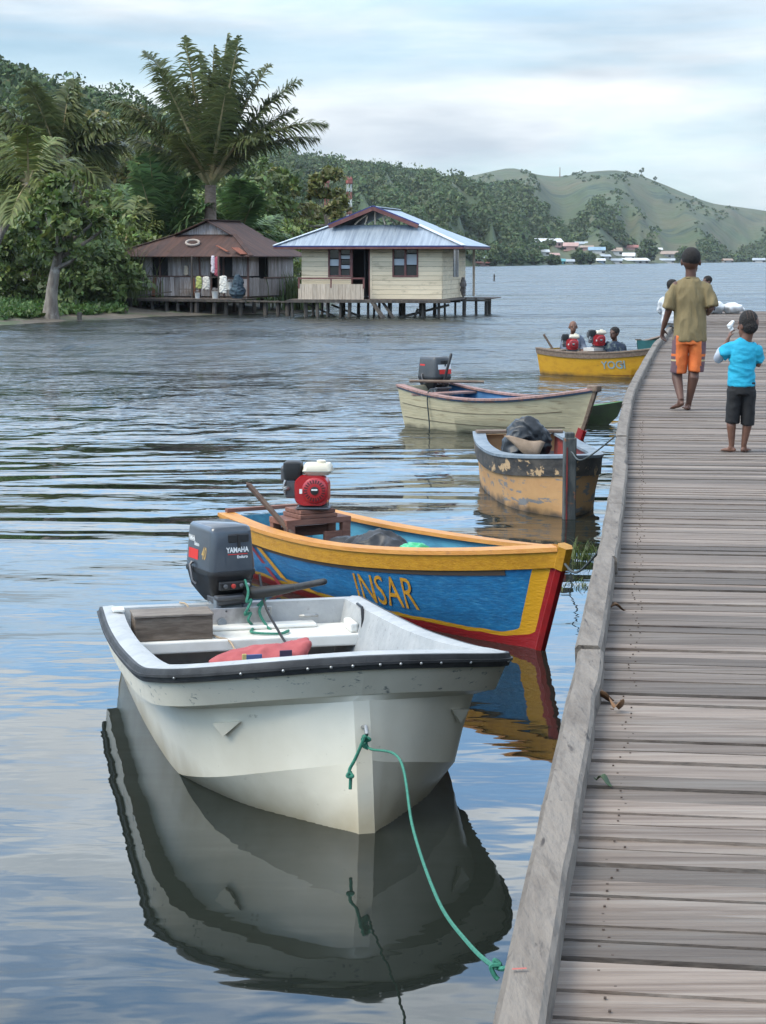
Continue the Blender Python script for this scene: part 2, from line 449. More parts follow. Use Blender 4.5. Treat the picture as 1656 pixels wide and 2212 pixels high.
H_right = Hill([(850, 410), (950, 400), (1040, 379), (1090, 368), (1110, 366), (1160, 382), (1210, 386), (1270, 375), (1330, 371), (1380, 382), (1440, 405), (1500, 430), (1540, 443), (1600, 450), (1656, 458), (1800, 480), (2100, 520)],
               [(850, 620), (1000, 640), (1100, 690), (1200, 740), (1300, 850), (1400, 1000), (1500, 1150), (1656, 1500), (2100, 1700)], [(850, 1800), (1400, 2050), (2100, 2150)], 1.15, 22.0, 105., 5.2, 860, 2080, 0)
M_wood_floor = mat('hill_undergrowth', (.03, .055, .02), .9, (.05, .075, .028), .02)
M_grass_hill = mat('hill_grass', (.044, .070, .024), .95, (.080, .076, .034), .012, lo=.40, hi=.62, c3=(.020, .040, .018), n3=.010, st3=(1, 1, 2.5), lo3=.56, hi3=.61, bump=3.0, bscale=.05, detail=8)
M_mid_hill = mat('mid_hill_scrub', (.032, .058, .020), .95, (.066, .080, .032), .012, lo=.52, hi=.62, detail=8)
H_left.build('left_hill', M_wood_floor, 90, 40)
H_mid.build('middle_hill', M_mid_hill, 120, 50)
H_right.build('right_hill', M_grass_hill, 190, 90)
HILLS = [H_left, H_mid, H_right]
def ground_z(px, Y):
    return max([h.z(px, Y) for h in HILLS if h.p0 <= px <= h.p1] + [-1.5])
def ground_hit(px, py, y0=560):
    d = ray(px, py); Y = y0
    while Y < 2100:
        if CAMZ + d.z / d.y * Y <= max(.15, ground_z(px, Y)): break
        Y += 3
    return V((d.x / d.y * Y, Y, max(.15, ground_z(px, Y))))

M_far_leaf = mat('far_foliage', (0.039, 0.078, 0.029), .8, (0.098, 0.124, 0.042), .035, lo=.35, hi=.68, c3=(.10, .085, .04), n3=.05, lo3=.60, hi3=.70, island=.45, hue=.02, transl=.2)
M_hill_leaf = mat('hill_foliage', (0.031, 0.068, 0.025), .8, (0.086, 0.114, 0.036), .09, lo=.35, hi=.68, c3=(.09, .08, .035), n3=.11, lo3=.60, hi3=.70, island=.5, hue=.02, transl=.2)
def wood(name, hill, n, k, rad, size, test, m, seed=0):
    cs, rs = [], []; rr = random.Random(seed); tries = 0
    while len(cs) < n and tries < n * 30:
        tries += 1
        px = rr.uniform(hill.p0, hill.p1); f, r = hill.span(px); t = rr.random() ** .8 * 1.03
        if not test(px, t, rr): continue
        p = hill.point(px, f + (r - f) * t)
        if p.z < .1: continue
        q = (.42 + 1.0 * rr.random() ** 1.8) * rad * (1.5 if t > .9 and rr.random() < .25 else 1)
        cs.append((p.x, p.y, p.z + q * .45)); rs.append(q)
    v, f = leaves(cs, rs, k, size, .85, .15, .75, .1)
    return tag(link(name, np_mesh(name, v, f), m), kind='stuff')
wood('hill_forest', H_left, 1300, 120, 2.9, .95, lambda px, t, r: px < 720, M_hill_leaf, 1)
def t_mid(px, t, r):
    return noise.noise(V((px / 55, t * 4, 2.))) > -.14 or t < .10
wood('middle_hill_forest', H_mid, 6800, 36, 3.1, 1.25, t_mid, M_far_leaf, 2)
def t_right(px, t, r):
    if 1135 < px < 1475 and t < .17: return False
    lim = lerp_tab([(850, .9), (1000, .72), (1080, .50), (1150, .40), (1200, .34), (1290, .36), (1330, .30), (1380, .13), (1470, .16), (1560, .2), (1656, .25), (2100, .3)], px)
    return t < lim + .10 * noise.noise(V((px / 28, t * 9, 7.))) and noise.noise(V((px / 30, t * 12, 4.))) > -.30
wood('right_hill_forest', H_right, 6500, 30, 3.4, 1.7, t_right, M_far_leaf, 3)

def t_scrub(px, t, r):
    q = V((px / H_right.gs + t * 1.1 + H_right.seed, t * 1.3, H_right.seed))
    return t < .96 and abs(noise.noise(q)) < .10 + .12 * r.random() ** 2 and noise.noise(V((px / 50, t * 6, 1.))) > -.15
wood('right_hill_scrub', H_right, 900, 22, 1.6, 1.2, t_scrub, M_far_leaf, 4)

# ------------------------------------------------------------------ near shore
SHORE = [(-500, 715), (0, 703), (60, 699), (150, 693), (250, 690), (330, 684), (480, 680), (640, 676), (700, 668), (780, 640), (870, 612), (930, 592), (975, 582)]
M_mud = mat('shore_mud', (.075, .060, .044), .75, (.115, .095, .07), 1.2, c3=(.05, .07, .025), n3=.5, lo3=.5, hi3=.6, bump=.03, bscale=3)
gv = []; NXg, NYg = 90, 26
for i in range(NXg + 1):
    px = -420 + 1380 * i / NXg; y0 = on_z(px, lerp_tab(SHORE, px), 0).y
    for j in range(NYg + 1):
        u = (j / NYg) ** 2.2; Y = y0 - 1.5 + (420 - y0) * u; d = Y - y0
        z = d * .06 if d < 1 else min(.06 + (d - 1) * .045, .45) + max(0, d - 10) * .006
        z += .05 * noise.noise(V((px / 9, Y * .6, 1))) * min(1, max(d, 0))
        gv.append(((px - 828) / KX * Y, Y, z if d > -1 else -.1))
gf = [(i * (NYg + 1) + j, (i + 1) * (NYg + 1) + j, (i + 1) * (NYg + 1) + j + 1, i * (NYg + 1) + j + 1) for i in range(NXg) for j in range(NYg)]
tag(link('shore_ground', np_mesh('shore_ground', gv, gf), M_mud, None, True, 180), kind='structure')
def shore_z(px, Y):
    d = Y - on_z(px, lerp_tab(SHORE, px), 0).y
    return 0 if d < 0 else d * .06 if d < 1 else min(.06 + (d - 1) * .045, .45) + max(0, d - 10) * .006
def on_shore(px, Y): return V(((px - 828) / KX * Y, Y, shore_z(px, Y)))

M_ground_leaf = mat('waterside_plants', (.050, .105, .022), .6, (.085, .140, .035), .6, island=.45, hue=.02, transl=.35)
cs = []; rr = random.Random(5)
while len(cs) < 1500:
    px = rr.uniform(-120, 660); y0 = on_z(px, lerp_tab(SHORE, px), 0).y; d = rr.uniform(0, 1) ** 1.3 * 16 + 3.2 + 1.6 * noise.noise(V((px / 40, 0, 0)))
    if px > 262 and d < 7: d += 6
    p = on_shore(px, y0 + d); cs.append((p.x, p.y, p.z + .05))
v, f = leaves(cs, [.42] * len(cs), 26, .26, .7, .1, .5, -.25)
tag(link('ground_cover', np_mesh('ground_cover', v, f), M_ground_leaf), kind='stuff')

# ------------------------------------------------------------------ jetty
EDGE = [(-.52, -1.8), (.19, 3.24), (.41, 4.77), (.60, 6.06), (.84, 7.72), (1.02, 9.06), (1.44, 12.11), (1.81, 15.02), (2.12, 17.23), (2.46, 19.6), (2.89, 22.3), (3.33, 25.0), (3.71, 27.4), (4.27, 30.8), (4.80, 33.7), (5.6, 38.3), (6.9, 45.4), (8.3, 53)]
def edge_x(y): return smooth_tab([(b, a) for a, b in EDGE], y, .9)
def edge_dir(y): return V((edge_x(y + .5) - edge_x(y - .5), 1.0, 0)).normalized()
M_plank = mat('weathered_planks', (.160, .126, .101), .82, (.074, .051, .038), 5.0, (.20, 5.5, 3), .43, .66, c3=(.208, .180, .152), n3=2.6, st3=(.45, 11, 3), lo3=.5, hi3=.72, bump=.0035, bscale=16, bst=(.5, 10, 5), island=.42, detail=11)
M_beam = mat('grey_weathered_beam', (.165, .140, .115), .85, (.090, .071, .055), 3.0, (4.5, .7, 3), .42, .68, c3=(.040, .031, .026), n3=5, st3=(5.5, .7, 3), lo3=.60, hi3=.68, bump=.014, bscale=7, bst=(5, 1.1, 4), island=.12, detail=8, dist=.6)
M_dark_wood = mat('wet_dark_timber', (.045, .036, .030), .8, (.085, .07, .058), 3, (3, 3, .6), bump=.006, bscale=10)
jet = thing('jetty', 'long weathered grey plank jetty with raised edge beam running out over the lake', 'jetty', (0, 0, 0))
ZD = 1.1
mb = MB(); y = -1.6; rr = random.Random(11); k = 0
while y < 52.6:
    w = rr.choice((.085, .095, .1, .11, .12, .15)); gap = rr.uniform(.007, .017)
    d = edge_dir(y); n = V((d.y, -d.x, 0)); x0 = edge_x(y) + rr.uniform(.004, .02)
    a = math.atan2(n.y, n.x) + rr.gauss(0, .0035)
    c = V((x0, y, ZD - .016 + rr.gauss(0, .0022))) + n * 1.5
    rot = Matrix.Rotation(a, 3, 'Z') @ Matrix.Rotation(rr.gauss(0, .018), 3, 'X')
    mb.box(c, (3.0 + rr.uniform(-.02, .02), w, .03), rot)
    if y < 17:
        for off in (.17, 1.46, 2.72):
            for q in (-.27, .27): mb.box(V((x0, y, ZD + .0006)) + n * (off + rr.uniform(-.02, .02)) + d * (w * q), (.0055, .0055, .004), rot, 1)
    y += (w + gap) * d.y; k += 1
mb.build('deck', [M_plank, mat('rusty_nail', (.075, .052, .040), .8)], jet)
y = -1.7; rr = random.Random(21)
while y < 52.4:
    ln = rr.choice((1.45, 1.9, 2.4, 2.05)) if y < 14 else rr.choice((2.4, 3.2))
    y2 = min(y + ln, 52.5); m_ = MB(); rings = []; ns = 9; ox = rr.uniform(-.018, -.004); tz = rr.uniform(-.006, .008)
    for i in range(ns):
        yy = y + .006 + (y2 - y - .012) * i / (ns - 1); d = edge_dir(yy); n = V((d.y, -d.x, 0)); o = V((edge_x(yy) + ox + .006 * noise.noise(V((yy * 2, 0, 3))), yy, 0))
        w_ = .098 + .006 * noise.noise(V((yy * 3, 5, 0))); h_ = .078 + tz + .006 * noise.noise(V((yy * 2.2, 9, 0)))
        rings.append([o + n * .008 + V((0, 0, ZD + .002)), o + n * w_ + V((0, 0, ZD + .002)), o + n * (w_ - .003) + V((0, 0, ZD + h_ - .012)), o + n * (w_ - .014) + V((0, 0, ZD + h_)), o + n * .016 + V((0, 0, ZD + h_)), o + n * .004 + V((0, 0, ZD + h_ - .012))])
    m_.loft(rings); m_.build('edge_beam', M_beam, jet, True, 30); y = y2
mb = MB()
for off, zz in ((.10, .13), (1.45, .13), (2.8, .13)):
    for i in range(26):
        ya, yb = -1.6 + i * 2.08, -1.6 + (i + 1) * 2.08
        pa = V((edge_x(ya), ya, ZD - .034 - zz / 2)) + V((edge_dir(ya).y, -edge_dir(ya).x, 0)) * off
        pb = V((edge_x(yb), yb, ZD - .034 - zz / 2)) + V((edge_dir(yb).y, -edge_dir(yb).x, 0)) * off
        mb.bar(pa, pb, .07, zz)
mb.build('bearer', M_dark_wood, jet)
y = .7; rr = random.Random(4)
while y < 52:
    d = edge_dir(y); n = V((d.y, -d.x, 0)); o = V((edge_x(y), y, 0))
    for off in (.26, 2.72):
        b = o + n * (off + rr.uniform(-.04, .04)); lean = V((rr.uniform(-.05, .05), rr.uniform(-.05, .05), 0))
        MB().tube([b - lean + V((0, 0, -.9)), b + V((0, 0, .3)), b + lean + V((0, 0, ZD - .17))], [.085, .075, .07], 10).build('pile', M_dark_wood, jet, True)
    MB().bar(o + n * .05 + V((0, 0, ZD - .24)), o + n * 2.95 + V((0, 0, ZD - .24)), .07, .12).build('cross_beam', M_dark_wood, jet)
    y += 2.35

# ------------------------------------------------------------------ boats
class Hull:
    """levels[k][i]: starboard outline k, station i from transom to bow (x starboard, y forward, z up, water at z = 0)"""
    def __init__(s, levels): s.a = np.array([[tuple(p) for p in lv] for lv in levels]); s.n = s.a.shape[1]
    def row(s, k):
        i = min(int(k), len(s.a) - 2); t = k - i
        return s.a[i] * (1 - t) + s.a[i + 1] * t
    def at_y(s, k, y):
        r = s.row(k); return V([float(np.interp(y, r[:, 1], r[:, c])) for c in range(3)])
    def strip(s, mb, rows, mi=0, sides=(1, -1), out=0.0):
        n = len(rows[0])
        for sd_ in sides:
            vs = [V(((p[0] + out) * sd_, p[1], p[2])) for r in rows for p in r]; fs = []
            for k in range(len(rows) - 1):
                for i in range(n - 1): fs.append((k * n + i, k * n + i + 1, (k + 1) * n + i + 1, (k + 1) * n + i))
            mb.add(vs, fs, mi)
    def section(s, mb, ringf, sides=(1, -1), i0=0, i1=None):
        for sd_ in sides:
            rings = [[V((p[0] * sd_, p[1], p[2])) for p in ringf(i)] for i in range(i0, i1 or s.n)]
            mb.loft(rings)
def wood_hull(Ln, B, tw, zs, zm, zb, rake, full, strake=.12, chine=.74, depth=.2, N=44, rt=.06, peak=.42):
    G = []; out = [[], [], [], [], []]
    for i in range(N):
        u = i / (N - 1)
        if u < peak: hf = B / 2 * (tw + (1 - tw) * math.sin(u / peak * math.pi / 2))
        else: q = (u - peak) / (1 - peak); hf = B / 2 * (1 - q ** full) ** .92
        hf = max(hf, .022)
        sh = zs * (u - .4) * (u - 1) / .4 + zm * u * (u - 1) / (.4 * -.6) + zb * u * (u - .4) / .6
        for k, (fr, zz) in enumerate(((1, sh), (.975, sh - strake), (.90, (sh - strake) * .52), (chine, -.015), (.02, -depth))):
            h = max(zz, -.05) / sh
            y = rt * (1 - h) + u * (Ln - (rake + rt) * (1 - h))
            bulge = fr + (1 - fr) * .25 * (1 - u)
            x = max(hf * (bulge if k < 4 else .03), .018)
            out[k].append((x, y, zz))
    return Hull(out)
def inset(row, d, z=None, dz=0.0, fore=0.0, aft=0.0):
    y1 = row[-1][1]; y0 = row[0][1]; r = []
    for p in row:
        y = y0 + aft + (p[1] - y0) * (y1 - y0 - fore - aft) / (y1 - y0)
        r.append((max(p[0] - d, .004), y, (p[2] + dz) if z is None else z))
    return r
def project_letters(hull, body, size, xs, y0, k0, kh, m, parent, name='lettering', bold=0.0, shear=0.0, flip=1):
    """letters laid on the starboard planking: k0 = level of the letter middle, kh = level span of one letter height"""
    vs, fs = letters(body, 1.0, 1.0, bold, shear); mb = MB()
    pts = []
    for x, y in vs:
        p = hull.at_y(k0 - y * kh, y0 + x * xs); p.x += .009; pts.append(p)
    mb.add(pts, fs); return mb.build(name, m, parent)
def wooden_boat(root, h, M, floor_z=.03, gw=.085, strake_out=.018, deckfore=0.0):
    G, S = h.a[0], h.a[1]
    mb = MB(); h.strip(mb, [h.a[1], h.a[2], h.a[3], h.a[4]])
    mb.build('hull', M['hull'], root, True, 50)
    def ring(i):
        g, s_ = G[i], S[i]
        return [(g[0] + strake_out, g[1], g[2] - .012), (s_[0] + strake_out, s_[1], s_[2]), (s_[0] - .004, s_[1], s_[2] - .002), (g[0] - .004, g[1], g[2] - .012)]
    mb = MB(); h.section(mb, ring); mb.build('sheer_strake', M['strake'], root, True, 35)
    gi = inset(G, gw, fore=.14, aft=.05)
    def ring2(i):
        g, q = G[i], gi[i]
        return [(g[0] + strake_out + .012, g[1], g[2] + .014), (g[0] + strake_out + .012, g[1], g[2] - .014), (q[0], q[1], g[2] - .014), (q[0], q[1], g[2] + .014)]
    mb = MB(); h.section(mb, ring2); mb.build('gunwale', M['gunwale'], root, True, 30)
    li0 = inset(G, gw * .55, dz=-.016, fore=.16, aft=.04)
    li1 = inset(h.a[2], .05, fore=.22, aft=.05)
    li2 = inset(h.a[3], .06, z=floor_z, fore=.35, aft=.06)
    mb = MB(); h.strip(mb, [li0, li1, li2]); mb.build('lining', M['inside'], root, True, 50)
    mb = MB(); n = h.n
    mb.add([(p[0] * sd_, p[1], p[2] + .002) for sd_ in (1, -1) for p in li2], [(i, i + 1, n + i + 1, n + i) for i in range(n - 1)])
    mb.build('floor', M.get('floor', M['inside']), root)
    mb = MB()
    tr = [h.a[k][0] for k in (0, 1, 2, 3, 4)]
    ringa = [V((p[0] * .985, p[1] + .01, p[2] - .02 * (k == 0))) for k, p in enumerate(tr)] + [V((-p[0] * .985, p[1] + .01, p[2] - .02 * (k == 0))) for k, p in reversed(list(enumerate(tr)))]
    mb.loft([ringa, [p + V((0, .035, 0)) for p in ringa]]); mb.build('transom', M['transom'], root)
    a = V(h.a[0][-1]); mb = MB()
    pts = [V((0, h.a[k][-1][1] + .012, h.a[k][-1][2] + (.02 if k == 0 else 0))) for k in range(4)]
    if M.get('bow_cap'):
        MB().tube([pts[0], pts[0].lerp(pts[1], 1.0)], [(.05, .055)] * 2, 6, ref=(1, 0, 0)).build('bow_cap', M['bow_cap'], root, True, 40)
        pts = pts[1:]
    pts.append(V((0, pts[-1].y - .12, -.18)))
    mb.tube(pts, [(.036, .040)] * len(pts), 6, ref=(1, 0, 0)); mb.build('stem', M['stem'], root, True, 40)
    return li0, li2
def thwart(root, h, y, z, w, m, name='thwart', t=.03, fr=.92):
    x = h.at_y(0.6, y).x * fr
    return MB().box((0, y, z), (2 * x, w, t)).build(name, m, root, bevel=.004)

M_black = mat('black_plastic', (.012, .012, .013), .45)
M_rubber = mat('black_rubber', (.014, .014, .015), .62, (.035, .035, .036), 6, bump=.002, bscale=30)
M_metal = mat('dull_metal', (.45, .45, .44), .42, (.30, .30, .29), 8, metal=.85)
M_steel_dark = mat('engine_iron', (.10, .10, .105), .5, metal=.6)
M_gel = mat('white_gelcoat', (.68, .63, .515), .34, (.60, .545, .43), 1.6, lo=.40, hi=.72, c3=(.40, .35, .26), n3=14, st3=(1, 1, 2.2), lo3=.66, hi3=.74, bump=.0012, bscale=6, coat=.1)
def add_scum(m, z0, z1, c):
    t = m.node_tree; p = next(n for n in t.nodes if n.type == 'BSDF_PRINCIPLED'); src = p.inputs['Base Color'].links[0].from_socket
    tcx = t.nodes.new('ShaderNodeTexCoord'); sp = t.nodes.new('ShaderNodeSeparateXYZ'); t.links.new(tcx.outputs['Object'], sp.inputs[0])
    nz = t.nodes.new('ShaderNodeTexNoise'); nz.inputs['Scale'].default_value = 4.0; nz.inputs['Detail'].default_value = 8; t.links.new(tcx.outputs['Object'], nz.inputs['Vector'])
    ad = t.nodes.new('ShaderNodeMath'); ad.operation = 'MULTIPLY_ADD'; ad.inputs[1].default_value = .22; t.links.new(nz.outputs['Fac'], ad.inputs[0]); t.links.new(sp.outputs['Z'], ad.inputs[2])
    mr = t.nodes.new('ShaderNodeMapRange'); mr.inputs[1].default_value = z0 + .11; mr.inputs[2].default_value = z1 + .11; mr.inputs[3].default_value = .85; mr.inputs[4].default_value = 0; t.links.new(ad.outputs[0], mr.inputs[0])
    mx = t.nodes.new('ShaderNodeMix'); mx.data_type = 'RGBA'; t.links.new(mr.outputs[0], mx.inputs[0]); t.links.new(src, mx.inputs[6]); mx.inputs[7].default_value = (*c, 1)
    t.links.new(mx.outputs[2], p.inputs['Base Color']); return m
add_scum(M_gel, .0, .16, (.33, .27, .17))
M_band = mat('chafed_gelcoat', (.68, .63, .515), .4, (.57, .52, .42), 1.8, lo=.40, hi=.72, c3=(.16, .17, .16), n3=15, st3=(1, 1, 2.2), lo3=.595, hi3=.66, bump=.0012, bscale=6, detail=8)
M_gel_grey = mat('grey_gelcoat', (.31, .32, .32), .6, (.38, .385, .38), 5, c3=(.22, .22, .21), n3=24, lo3=.6, hi3=.72, bump=.002, bscale=30)
M_seat_white = mat('seat_white', (.72, .70, .64), .35, (.6, .57, .5), 3, lo=.5, hi=.75)
M_bilge = mat('dark_bilge', (.035, .034, .032), .6, (.06, .055, .05), 4)  # dark grey floor colour, slightly mottled
M_brownbox = mat('old_brown_board', (.10, .075, .055), .85, (.165, .13, .10), 5, (1, 1, 6), bump=.003, bscale=12)
M_rope_green = mat('green_rope', (.035, .20, .13), .8, (.02, .13, .09), 60, bump=.002, bscale=120)
M_rope_tan = mat('tan_cord', (.36, .27, .18), .9)
M_rope_grey = mat('dark_cord', (.05, .06, .06), .9)

# --- white fibreglass skiff
SK = V((-.93, 11.85, 0)); SKF = V((.87, -3.62, 0)).normalized(); SK_ROT = math.atan2(-SKF.x, SKF.y)
def skw(x, y, z):
    s_ = V((SKF.y, -SKF.x, 0)); return SK + s_ * x + SKF * y + V((0, 0, z))
skiff = thing('motor_skiff', 'white fibreglass skiff with black rubber rim, broad blunt bow and grey inside', 'boat', SK, SK_ROT, 'boats moored along the jetty')
NS = 60
lv = [spline(k, NS) for k in (
    [(.80, 0, .40), (.83, .7, .415), (.845, 1.4, .45), (.855, 2.1, .515), (.86, 2.65, .58), (.84, 2.98, .635), (.72, 3.27, .69), (.42, 3.53, .755), (.20, 3.625, .782), (0.0, 3.648, .79)],
    [(.785, 0, .235), (.81, .7, .25), (.825, 1.4, .285), (.835, 2.1, .345), (.83, 2.62, .405), (.80, 2.93, .45), (.68, 3.21, .505), (.40, 3.46, .57), (.19, 3.55, .594), (0.0, 3.572, .60)],
    [(.73, 0.02, .215), (.75, .7, .23), (.765, 1.4, .262), (.76, 2.1, .32), (.748, 2.55, .375), (.715, 2.88, .42), (.60, 3.16, .475), (.34, 3.42, .535), (.15, 3.53, .56), (0.036, 3.57, .57)],
    [(.69, 0.05, -.06), (.70, .7, -.06), (.70, 1.4, -.06), (.69, 2.0, -.05), (.672, 2.45, -.005), (.63, 2.82, .07), (.53, 3.14, .15), (.28, 3.46, .25), (.12, 3.58, .29), (0.036, 3.63, .315)],
    [(.03, .08, -.25), (.03, .7, -.3), (.03, 1.4, -.38), (.03, 2.0, -.45), (.03, 2.5, -.48), (.03, 2.9, -.48), (.03, 3.25, -.42), (.033, 3.54, -.3), (.035, 3.65, -.2), (.036, 3.69, -.08)])]
hs = Hull(lv)
mb = MB()
mid = [tuple((V(a) * .5 + V(b) * .5) + V((-.006 * min(1, max(0, a[0] - .036) * 6), 0, 0))) for a, b in zip(hs.a[2], hs.a[3])]
hs.strip(mb, [hs.a[1], hs.a[2]]); hs.strip(mb, [hs.a[2], mid, hs.a[3]]); hs.strip(mb, [hs.a[3], hs.a[4]])
k_ = [V((sx * .036, r[-1][1], r[-1][2])) for r in (hs.a[2], hs.a[3], hs.a[4]) for sx in (1, -1)]
mb.add(k_, [(0, 1, 3, 2), (2, 3, 5, 4)])
t_ = [V(hs.a[k][0]) for k in range(5)]
mb.add([V((p.x * sx, p.y, p.z)) for p in t_ for sx in (1, -1)], [(2 * k, 2 * k + 1, 2 * k + 3, 2 * k + 2) for k in range(4)])
e_ = [V((0.036, *map(float, hs.a[2][-1][1:]))), V((-.036, *map(float, hs.a[2][-1][1:]))), V((0, *map(float, hs.a[1][-1][1:])))]; mb.add(e_, [(0, 1, 2)])
bmm = mb.build('hull', M_gel, skiff, True, 28)
mb = MB(); r2_ = [tuple(V(p) + V((.006 * min(1, p[0] * 8), .006, 0))) for p in hs.a[1]]; r1_ = [tuple(V(p) + V((.004 * min(1, p[0] * 8), .004, -.05))) for p in hs.a[0]]
hs.strip(mb, [r1_, r2_, hs.a[1]]); mb.build('flared_band', M_band, skiff, True, 50)
def sk_strip(off, z0, z1):
    rows = []
    for i, p in enumerate(hs.a[0]):
        p = V(p); q = V(hs.a[0][min(i + 1, NS - 1)]) - V(hs.a[0][max(i - 1, 0)]); n_ = V((q.y, -q.x, 0)).normalized()
        if i == NS - 1: n_ = V((0, 1, 0))
        elif i > NS - 5: n_ = V((n_.x * (NS - 1 - i) / 5, n_.y, 0)).normalized()
        rows.append((p + n_ * off[0] + V((0, 0, z0)), p + n_ * off[1] + V((0, 0, (z0 + z1) / 2 + .006)), p + n_ * off[1] + V((0, 0, (z0 + z1) / 2 - .006)), p + n_ * off[0] + V((0, 0, z1)), p + n_ * -.01 + V((0, 0, z1)), p + n_ * -.01 + V((0, 0, z0))))
    return rows
rows = sk_strip((.016, .026), .0, -.062)
rub = MB(); hs.section(rub, lambda i: rows[i]); rub_o = rub.build('rubber_rim', M_rubber, skiff, True, 35)
rows2 = sk_strip((.030, .034), -.024, -.036)
acc = MB(); hs.section(acc, lambda i: rows2[i]); acc.build('rim_ridge', M_rubber, rub_o, True, 35)
for sd_ in (1, -1):
    for i in (38, 44, 48, 51, 54, 57):
        p = rows[i][1]; MB().ball((p.x * sd_, p.y + .006, p.z - .012), .0075, 8, 6).build('screw', M_metal, rub_o, True)
# grey capping, inner walls, floor
ci = [spline(k, NS) for k in ([(.69, .10, .405), (.72, .7, .42), (.735, 1.4, .455), (.74, 2.1, .52), (.75, 2.6, .585), (.735, 2.9, .63), (.64, 3.16, .683), (.38, 3.41, .745), (.18, 3.50, .771), (0.0, 3.523, .78)],
                              [(.60, .16, .06), (.62, .7, .06), (.62, 1.4, .06), (.60, 2.0, .06), (.57, 2.4, .07), (.50, 2.7, .10), (.40, 2.9, .13), (.22, 3.05, .15), (.11, 3.1, .15), (0.0, 3.12, .15)])]
mb = MB(); hs.strip(mb, [[tuple(V(p) + V((0, 0, .001))) for p in hs.a[0]], [tuple(V(p) + V((0, 0, .012))) for p in [V(a) * .5 + V(b) * .5 for a, b in zip(hs.a[0], ci[0])]], ci[0]])
a0, c0 = V(hs.a[0][0]), V(ci[0][0])
mb.add([V((a0.x, a0.y, a0.z)), V((-a0.x, a0.y, a0.z)), V((-c0.x, c0.y, c0.z)), V((c0.x, c0.y, c0.z))], [(0, 1, 2, 3)])
mb.build('capping', M_gel_grey, skiff, True, 40)
mb = MB(); hs.strip(mb, [ci[0], ci[1]]); c1 = V(ci[1][0])
mb.add([V((c0.x, c0.y, c0.z)), V((-c0.x, c0.y, c0.z)), V((-c1.x, c1.y, c1.z)), V((c1.x, c1.y, c1.z))], [(0, 1, 2, 3)])
mb.build('inner_wall', M_gel_grey, skiff, True, 40)
mb = MB(); mb.add([(p.x * sx, p.y, p.z) for sx in (1, -1) for p in ci[1]], [(i, i + 1, NS + i + 1, NS + i) for i in range(NS - 1)])
mb.build('floor', M_bilge, skiff)
mb = MB()
mb.box((0, .34, .25), (1.38, .36, .04)); mb.box((0, .535, .235), (1.40, .03, .075)); mb.box((-.655, .42, .30), (.05, .20, .06)); mb.box((-.1, .23, .283), (.75, .12, .026))
mb.build('stern_seat', M_seat_white, skiff, bevel=.02, segs=3)
mb = MB().box((0, .19, .315), (.42, .012, .16)); pl = mb.build('motor_plate', M_metal, skiff, bevel=.004)
for sx in (-1, 1):
    for zz in (.255, .375):
        for xx in (.19, .07): MB().ball((sx * xx, .198, zz), .007, 6, 5).build('bolt', M_steel_dark, pl)
for sx in (1, -1):
    mb = MB(); mb.tube([(sx * .44 - .055, .19, .325), (sx * .44 - .03, .215, .33), (sx * .44 + .03, .215, .33), (sx * .44 + .055, .19, .325)], .010, 8); mb.build('cleat', M_metal, skiff, True)
MB().box((.735, .30, .432), (.07, .09, .02)).build('vent_cover', M_seat_white, skiff, bevel=.006)
for sx in (1, -1):
    mb = MB(); A = hs.at_y(2.20, 3.27); B_ = hs.at_y(2.20, 3.17); C_ = hs.at_y(2.40, 3.19)
    pts = [A, B_, C_]; vs = [V(((p.x + .001) * sx, p.y, p.z)) for p in pts] + [V(((p.x + (.002 if i == 0 else .03 if i == 1 else .015)) * sx, p.y + .02, p.z)) for i, p in enumerate(pts)]
    mb.add(vs, [(0, 1, 2), (3, 5, 4), (0, 3, 4, 1), (1, 4, 5, 2), (2, 5, 3, 0)]); mb.build('spray_fin', M_gel, skiff)
mb = MB(); mb.tube([(.0, 3.60, .46), (0, 3.66, .475), (0, 3.675, .45), (0, 3.66, .425), (0, 3.61, .42)], .009, 8); mb.build('bow_eye', M_metal, skiff, True)
mb = MB(); mb.tube([(-.70, .40, .425), (-.70, .53, .425), (-.695, .57, .36), (-.685, .57, .12)], .009, 6); mb.build('edge_trim', M_black, skiff, True)

